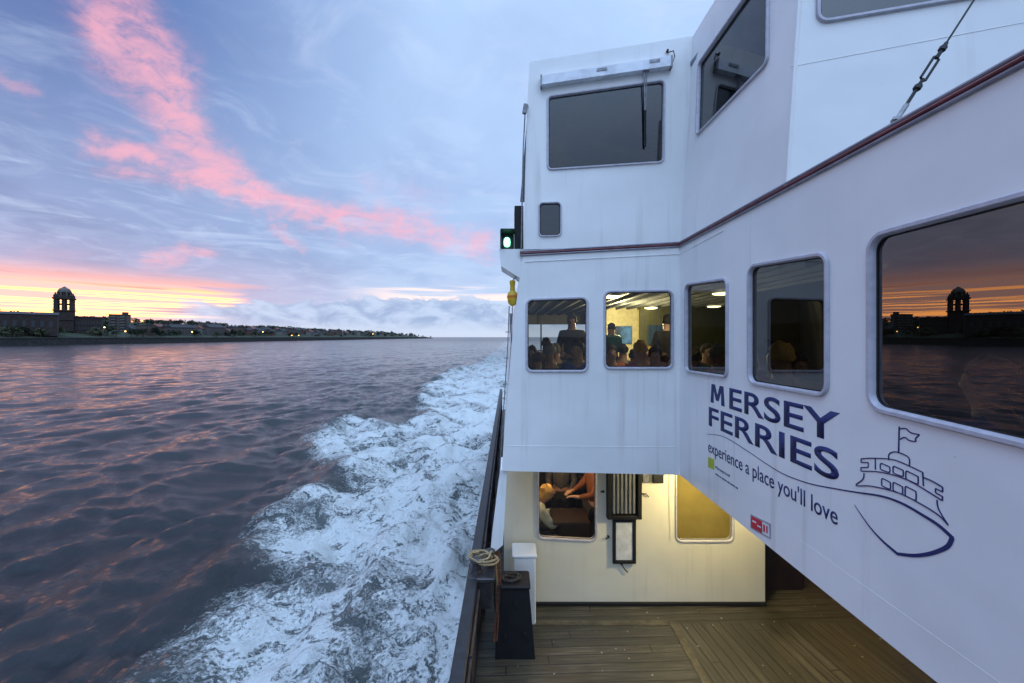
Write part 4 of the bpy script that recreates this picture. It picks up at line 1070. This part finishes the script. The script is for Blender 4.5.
chest('storage_chest', (.07, 4.80, 0), (.46, .42, .76), M_BLACK, M_BLACK, 'tall black tapering chest standing on the deck inside the bulwark', 'chest', .72, True)

def tangle(name, c, n, r0, rr, mat, seed, drop):
    rng = random.Random(seed); pts = []; p = Vector((0, 0, 0)); ang_ = 0
    for k in range(n):
        ang_ += rng.uniform(.3, .9); q = Vector((r0*math.cos(ang_)*rng.uniform(.5, 1.15), r0*math.sin(ang_)*rng.uniform(.5, 1.15), .012+.05*rng.random()*(k/n))); pts.append(q)
    pts += [Vector(d) for d in drop]; sm = []; m = len(pts)
    for i in range(m-1):
        p0, p1, p2, p3 = pts[max(i-1, 0)], pts[i], pts[i+1], pts[min(i+2, m-1)]
        for k in range(4):
            t = k/4; sm.append(.5*((2*p1)+(p2-p0)*t+(2*p0-5*p1+4*p2-p3)*t*t+(3*p1-p0-3*p2+p3)*t**3))
    mb = MB(); mb.tube(sm, rr, 6); o = mb.build(name, mat, None, True); o.location = c; return o
o = tangle('mooring_rope', (.02, 4.80, ZD+.802), 34, .11, .011, simple('dark_wet_rope', (.05, .04, .03), .9, 0, .4, 50, .5), 8, [(-.16, .02, .0), (-.19, -.05, -.2), (-.17, -.08, -.45), (-.2, -.1, -.7)]); tag(o, 'dark wet rope tangled on top of the black chest', 'rope')
# --- saloon interior: beams, lamps, partitions
mb = MB()
for k in range(26): mb.box((.30+k*.34, 10.4, ZT-.13), (.07, 10.9, .075))
fin(mb.build('ceiling_beam', M_CEIL, ferry))
mb = MB(); mb.box((4.5, 15.95, (.50+ZT-.09)/2), (8.9, .06, ZT-.09-.50)); fin(mb.build('valance', M_CEIL, ferry))
def clamp_box(mb, u0, v0, u1, v1, y, d, mi=0): pbox(mb, u0, v0, u1, v1, y, d, mi, .01)
mb = MB()
YB = 12.5; x0 = (600-CU)/F*YB
mb.box(((x0+9)/2, YB+.05, (ZB+ZT)/2), (9-x0, .08, ZT-ZB-.15)); cp = fin(mb.build('partition', M_CREAMIN, ferry))
mb = MB(); pbox(mb, 608, 326, 632, 344, YB-.05, .03); mb.build('poster', M_BLUEPIC, cp)
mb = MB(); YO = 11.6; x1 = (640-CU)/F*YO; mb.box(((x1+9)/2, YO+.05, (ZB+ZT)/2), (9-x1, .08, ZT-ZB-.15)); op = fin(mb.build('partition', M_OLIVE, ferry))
mb = MB(); mb.box((4.95, 2.7, (ZB+ZT)/2), (.06, 11.2, ZT-ZB-.2)); fin(mb.build('partition', simple('matt_light_block', (.014, .012, .010), .95, spec=.05), ferry))  # added dark wall, keeps saloon light from leaking behind the side windows
mb = MB(); mb.box((.20, 10.4, (ZB+ZT)/2), (.02, 10.8, ZT-ZB-.22)); fin(mb.build('light_block_lining', simple('matt_light_block', (.014, .012, .010), .95, spec=.05), ferry))  # added dark sheet, dims the lit plating mirrored in the side window
mb = MB(); pbox(mb, 648, 325, 669, 345, YO-.06, .04); mb.build('noticeboard', simple('dark_blue_board', (.02, .04, .08), .4), op)
mb = MB()
for xx in (-.0, 1.2, 2.35): mb.tube([(xx+.05, 15.6, ZB), (xx+.05, 15.6, ZT-.1)], .03, 8)
mb.tube([(0, 15.6, ZB+1.0), (3, 15.6, ZB+1.0)], .025, 8); fin(mb.build('aft_rail', M_STEEL, ferry))
def clamp(u, v, z=ZT-.185):
    y = (z)*F/(CV-v); return ((u-CU)/F*y, y, z)
LIGHTS = []
for (u, v, w) in ((611, 296, .12), (651, 307.5, .16), (614, 316, .16), (722, 293, .10), (714, 306, .12), (795, 286, .0)):
    if w == 0: continue
    x, y, z = clamp(u, v)
    mb = MB(); mb.lathe((x, y, z-.04), [(.10, 0), (.16, .012), (.17, .035)], 16); o = fin(mb.build('ceiling_lamp', M_LAMP, ferry)); LIGHTS.append((x, y, z))
def plight(name, loc, e, col, r=.1):
    l = bpy.data.lights.new(name, 'POINT'); l.energy = e; l.color = col; l.shadow_soft_size = r
    o = bpy.data.objects.new(name, l); o.location = loc; COL.objects.link(o); return o
plight('saloon_light', (2.9, 10.4, .45), 330, (1, .82, .42)); plight('saloon_light', (2.6, 6.8, .55), 32, (1, .8, .45)); plight('saloon_light', (3.4, 2.6, .5), 9, (1, .75, .45))  # last one has no fixture, added to light the passenger by the window
# deck lamp under the overhang and in the lower cabin
mb = MB(); mb.box((2.95, 5.05, ZB-.02), (.34, .12, .035), None, 0, 1, .01); dl = fin(mb.build('deck_lamp', M_CREAM, ferry)); mb = MB(); mb.box((2.95, 5.05, ZB-.05), (.30, .09, .03), None, 0, 1, .01); mb.build('diffuser', M_DIMLAMP, dl)
plight('deck_lamp_light', (2.6, 4.75, ZB-.2), 62, (1, .84, .44), .08)
plight('passage_lamp_light', (5.6, 6.4, ZB-.2), 12, (1, .55, .16), .08)
plight('cabin_lamp_light', (.75, 6.3, ZB-.25), 16, (1, .64, .34), .06)
plight('blind_lamp_light', (2.75, YL+.9, -2.0), 3.5, (1, .75, .3), .1)

# ------------------------------------------------------------------ people
SKIN = [simple('skin_light', (.52, .32, .23), .55, 0, .06), simple('skin_tan', (.38, .22, .15), .55, 0, .06)]
def skin_mesh(name, nodes, edges, mat, parent, sub=1):
    me = bpy.data.meshes.new(name); me.from_pydata([n[0] for n in nodes], edges, [])
    o = bpy.data.objects.new(name, me); COL.objects.link(o)
    o.modifiers.new('s', 'SKIN'); sv = me.skin_vertices[0].data
    for i, n in enumerate(nodes):
        r = n[1]; sv[i].radius = r if isinstance(r, tuple) else (r, r)
    sv[0].use_root = True
    if sub: m = o.modifiers.new('u', 'SUBSURF'); m.levels = sub; m.render_levels = sub
    dg = bpy.context.evaluated_depsgraph_get(); dg.update()
    nm = bpy.data.meshes.new_from_object(o.evaluated_get(dg)); bpy.data.objects.remove(o)
    nm.name = name; nm.materials.clear(); nm.materials.append(mat); nm.shade_smooth()
    return link(bpy.data.objects.new(name, nm), parent)
def person(pose, top, bottom, hair, sk, loc, rz, lab, group=None, arms=None, bush=1.0):
    e = empty('person', loc, rz); tag(e, lab, 'person', group)
    if pose == 'stand':
        J = dict(pel=(0, 0, .95), sp=(0, .01, 1.18), ch=(0, .0, 1.38), nk=(0, .01, 1.50), h0=(0, .02, 1.57), h1=(0, .03, 1.65), h2=(0, .02, 1.735))
        legs = lambda s: [(s*.10, 0, .88), (s*.11, .03, .50), (s*.12, 0, .10), (s*.13, .12, .04)]
        arm = lambda s: [(s*.19, 0, 1.42), (s*.25, .02, 1.14), (s*.18, .22, 1.05), (s*.15, .29, 1.05)]
    elif pose == 'lean':
        J = dict(pel=(0, 0, .50), sp=(0, .10, .70), ch=(0, .22, .88), nk=(0, .30, .98), h0=(0, .36, 1.02), h1=(0, .42, 1.06), h2=(0, .44, 1.14))
        legs = lambda s: [(s*.10, .02, .48), (s*.12, .44, .50), (s*.12, .46, .10), (s*.12, .58, .04)]
        arm = lambda s: [(s*.19, .24, .90), (s*.25, .38, .68), (s*.12, .60, .74), (s*.08, .66, .76)]
    else:
        J = dict(pel=(0, 0, .50), sp=(0, -.03, .72), ch=(0, -.02, .92), nk=(0, .0, 1.05), h0=(0, .02, 1.12), h1=(0, .035, 1.20), h2=(0, .025, 1.285))
        legs = lambda s: [(s*.10, .02, .48), (s*.12, .44, .50), (s*.12, .46, .10), (s*.12, .58, .04)]
        arm = lambda s: [(s*.19, -.01, .95), (s*.24, .06, .68), (s*.14, .28, .62), (s*.11, .34, .62)]
    if arms: arm = arms
    nodes = [(J['pel'], (.15, .11)), (J['sp'], (.135, .10)), (J['ch'], (.15, .105)), (J['nk'], .066), (J['h0'], (.076, .086)), (J['h1'], (.092, .108)), (J['h2'], (.074, .088))]
    edges = [(0, 1), (1, 2), (2, 3), (3, 4), (4, 5), (5, 6)]
    V = lambda p: Vector(p)
    for s in (-1, 1):
        L = legs(s); b = len(nodes); nodes += [(L[0], .085), (L[1], .058), (L[2], .038), (L[3], .034)]; edges += [(0, b), (b, b+1), (b+1, b+2), (b+2, b+3)]
        A = arm(s); b = len(nodes); nodes += [(A[0], .055), (A[1], .042), (A[2], .028), (A[3], (.036, .016))]; edges += [(2, b), (b, b+1), (b+1, b+2), (b+2, b+3)]
        d = (V(A[3])-V(A[2])).normalized(); sd = d.cross(Vector((0, 0, 1))).normalized(); dn = sd.cross(d)
        for k in range(4):
            off = sd*(k-1.5)*.019; ln = (.075, .085, .08, .06)[k]; p1 = V(A[3])+off+d*.045; p2 = p1+d*ln*.5-dn*.008*0+Vector((0, 0, -.01)); p3 = p2+d*ln*.35+Vector((0, 0, -.022))
            q = len(nodes); nodes += [(tuple(p1), .0095), (tuple(p2), .0085), (tuple(p3), .0075)]; edges += [(b+3, q), (q, q+1), (q+1, q+2)]
        p1 = V(A[3])-sd*s*.035+d*.005; p2 = p1-sd*s*.012+d*.035; q = len(nodes); nodes += [(tuple(p1), .011), (tuple(p2), .009)]; edges += [(b+3, q), (q, q+1)]
    # nose
    fwd = Vector((0, 1, 0)); q = len(nodes); nodes += [(tuple(V(J['h1'])+Vector((0, .115, -.015))), .013)]; edges += [(5, q)]
    skin_mesh('body', nodes, edges, sk, e, 1)
    # clothes
    n2 = [(J['pel'], (.185, .145)), (J['sp'], (.175, .14)), (J['ch'], (.21, .175)), (tuple(V(J['nk'])-Vector((0, .0, .0))), .085)]; e2 = [(0, 1), (1, 2), (2, 3)]
    for s in (-1, 1):
        A = arm(s); b = len(n2); n2 += [(A[0], .088), (A[1], .064), (tuple(V(A[2])), .040)]; e2 += [(2, b), (b, b+1), (b+1, b+2)]
    skin_mesh('jacket', n2, e2, top, e, 1)
    n3 = [(J['pel'], (.168, .128))]; e3 = []
    for s in (-1, 1):
        L = legs(s); b = len(n3); n3 += [(L[0], .098), (L[1], .070), (tuple(V(L[2])), .052)]; e3 += [(0, b), (b, b+1), (b+1, b+2)]
    skin_mesh('trousers', n3, e3, bottom, e, 1)
    for s in (-1, 1):
        L = legs(s); mb = MB(); mb.box((L[3][0], L[3][1]-.03, .04), (.09, .26, .078), None, 0, 1, .02); mb.build('shoe', M_BLACK, e)
    # hair: a cap over the back and top of the head
    h = V(J['h1'])+Vector((0, -.018, .03)); mb = MB(); vs = []; fs = []; nn = 14; mm = 7
    rng = random.Random(int(loc[0]*100))
    for i in range(mm+1):
        ph = i/mm*math.pi*.62
        for k in range(nn):
            t = 2*math.pi*k/nn; rr = 1+rng.uniform(-.09, .09); rr += .05*math.sin(t*3+i*1.7); f = Vector((math.sin(ph)*math.cos(t)*.094*rr, math.sin(ph)*math.sin(t)*.112*rr, math.cos(ph)*.122*rr))*bush
            if f.y > .05 and f.z < .045: f.y = .05; f.z = max(f.z, .0)
            vs.append(h+f)
    for i in range(mm):
        for k in range(nn): fs.append((i*nn+k, i*nn+(k+1) % nn, (i+1)*nn+(k+1) % nn, (i+1)*nn+k))
    mb.add(vs, fs); mb.build('hair', hair, e, True)
    for s in (-1, 1):
        mb = MB(); mb.lathe(tuple(V(J['h1'])+Vector((s*.03, .088, .008-.009))), [(.003, 0), (.009, .005), (.010, .009), (.009, .013), (.003, .018)], 8); mb.build('eye', M_BLACK, e)
    return e
FAB = lambda n, c: simple(n, c, .85, 0, .15, 12)
cl = {'blue': FAB('royal_blue_cloth', (.07, .12, .5)), 'navy': FAB('navy_cloth', (.02, .03, .07)), 'red': FAB('red_cloth', (.35, .04, .03)), 'grey': FAB('grey_cloth', (.12, .12, .13)), 'orange': FAB('orange_cloth', (.42, .11, .03)),
      'green': FAB('green_cloth', (.06, .12, .06)), 'white': FAB('pale_cloth', (.42, .50, .48)), 'pink': FAB('pink_cloth', (.45, .14, .2)), 'tan': FAB('tan_cloth', (.32, .22, .12)), 'black': FAB('black_cloth', (.02, .02, .022)), 'teal': FAB('teal_cloth', (.03, .13, .14))}
hr = [FAB('brown_hair', (.05, .028, .014)), FAB('dark_hair', (.012, .01, .009)), FAB('fair_hair', (.50, .33, .10)), FAB('grey_hair', (.25, .24, .22))]
FZ = ZB+.076
def spot(u, y): return ((u-CU)/F*y, y, FZ)
G1 = 'passengers seen through the forward windows'
ppl = [('sit', 'navy', 0, 532, 7.2, 'person in navy furthest left inside the forward window nearest the rail'),
       ('sit', 'red', 1, 546, 8.6, 'seated person in red inside the forward window nearest the rail'),
       ('sit', 'teal', 3, 556, 7.6, 'seated person in teal inside the forward window nearest the rail'),
       ('stand', 'black', 1, 572, 8.4, 'standing person in black inside the forward window nearest the rail'),
       ('sit', 'orange', 2, 563, 9.6, 'seated person in orange left of the standing person in black'),
       ('sit', 'white', 0, 584, 7.0, 'seated person in a pale top right of the standing person in black'),
       ('sit', 'orange', 0, 611, 6.9, 'seated person in orange at the left edge inside the yellow lit window'),
       ('sit', 'navy', 1, 623, 7.6, 'seated person in navy below the blue poster'),
       ('sit', 'teal', 1, 634, 6.7, 'seated person in teal right of the blue poster'),
       ('sit', 'green', 2, 648, 7.4, 'seated person in green before the olive partition'),
       ('sit', 'tan', 0, 664, 6.6, 'seated person in tan at the right edge inside the yellow lit window'),
       ('sit', 'red', 1, 696, 6.1, 'seated person in red inside the narrow saloon window'),
       ('sit', 'green', 0, 706, 7.3, 'seated person in green inside the narrow saloon window'),
       ('sit', 'pink', 3, 719, 5.2, 'seated person in pink low inside the narrow saloon window'),
       ('sit', 'red', 1, 768, 4.6, 'seated person in red inside the upright dark saloon window'),
       ('sit', 'orange', 0, 797, 4.4, 'seated person in orange inside the upright dark saloon window'),
       ('sit', 'grey', 0, 538, 6.2, 'seated person in grey inside the forward window nearest the rail'),
       ('sit', 'green', 3, 550, 6.4, 'seated person in green inside the forward window nearest the rail'),
       ('sit', 'blue', 1, 578, 6.1, 'seated person in bright blue inside the forward window nearest the rail'),
       ('stand', 'teal', 0, 612, 9.9, 'standing person in teal before the blue poster'),
       ('sit', 'pink', 2, 641, 6.0, 'seated person in pink inside the yellow lit window'),
       ('sit', 'blue', 0, 655, 5.7, 'seated person in bright blue inside the yellow lit window'),
       ('stand', 'black', 1, 668, 7.6, 'standing person in black before the olive partition'),
       ('sit', 'tan', 2, 783, 3.7, 'seated person in tan inside the upright dark saloon window')]
seatp = None
for i, (po, c, h, u, y, lab) in enumerate(ppl):
    l = spot(u, y); rz = random.uniform(-.5, .5)+(math.pi if i % 3 == 0 else 0)
    pe = person(po, cl[c], cl['navy' if i % 2 else 'grey'], hr[h], SKIN[i % 2], l, rz, lab, G1); k = random.uniform(.88, 1.08); pe.scale = (k*1.04, k*1.04, k)
    if po == 'sit':
        if seatp is None:
            seatp = s_ = empty('saloon_seat'); mb = MB(); mb.box((0, .06, .40), (.5, .5, .09), None, 0, 1, .03); mb.build('seat', M_SEAT, s_)
            mb = MB(); mb.box((0, -.24, .70), (.5, .07, .55), Matrix.Rotation(R(8), 3, 'X'), 0, 1, .03); mb.build('backrest', M_SEAT, s_)
            for sx, sy in ((-1, -.1), (-1, .2), (1, -.1), (1, .2)):
                mb = MB(); mb.tube([(sx*.2, sy, 0), (sx*.2, sy, .36)], .02, 8); mb.build('leg', M_STEEL, s_)
        else: s_ = dup(seatp)
        s_.location = l; s_.rotation_euler = (0, 0, rz)
        who = lab.split(' inside')[0].split(' left of')[0].split(' right of')[0]
        tag(s_, 'blue seat under the '+lab.replace('seated ', ''), 'seat', 'seats in the saloon')
# near passenger at the big window
l = (2.50, 2.12, FZ); person('sit', cl['blue'], cl['grey'], hr[1], SKIN[0], (2.62, 2.16, FZ), R(12), 'person in a blue jacket sitting just inside the largest saloon window')
s_ = dup(seatp); s_.location = (2.62, 2.16, FZ); s_.rotation_euler = (0, 0, R(12)); tag(s_, 'dark blue saloon seat under the person in the blue jacket', 'seat', 'seats in the saloon')
# lower cabin: two people at a counter
CZ = ZD+.004
armL = lambda s: [(s*.19, .22, .92), (s*.26, .36, .70), (s*.10, .60, .62), (s*.06, .67, .63)]
person('lean', cl['white'], cl['navy'], hr[2], SKIN[1], (.20, 6.05, CZ+.19), R(-70), 'fair-haired person in a pale shirt leaning forward inside the lower deck window', None, None, 1.12)
armR = lambda s: [(s*.19, 0, 1.42), (s*.25, .14, 1.20), (s*.14, .34, 1.15), (s*.10, .41, 1.15)]
person('stand', FAB('rust_cloth', (.20, .07, .025)), cl['black'], hr[0], SKIN[0], (1.42, 6.55, CZ), R(100), 'standing person in a rust-coloured top reaching out inside the lower deck window', None, armR)
person('stand', cl['grey'], cl['black'], hr[2], SKIN[0], (.98, 7.5, CZ-.12), R(170), 'fair-haired standing person in grey at the back of the lower cabin')
person('stand', cl['navy'], cl['black'], hr[1], SKIN[1], (1.5, 7.9, CZ-.05), R(140), 'dark-haired standing person in navy at the back of the lower cabin')
e = empty('bar_stool', (.20, 6.05, CZ)); tag(e, 'round stool under the fair-haired leaning person', 'stool')
mb = MB(); mb.lathe((0, 0, .61), [(.15, 0), (.17, .02), (.17, .05), (.14, .07)], 16); mb.build('seat', M_SEAT, e); mb = MB(); mb.tube([(0, 0, .03), (0, 0, .61)], .03, 8); mb.lathe((0, 0, 0), [(.19, 0), (.18, .02), (.05, .04)], 16); mb.build('post', M_STEEL, e)
e = empty('counter', (.92, 6.1, CZ)); tag(e, 'dark wooden counter inside the lower deck window', 'counter')
mb = MB(); mb.box((0, 0, .96), (.55, .5, .04), None, 0, 1, .01); mb.build('top', M_DARKWOOD, e); mb = MB(); mb.box((.05, 0, .47), (.4, .4, .94)); mb.build('base', M_DARKWOOD, e)
bpy.data.objects.remove(FER)
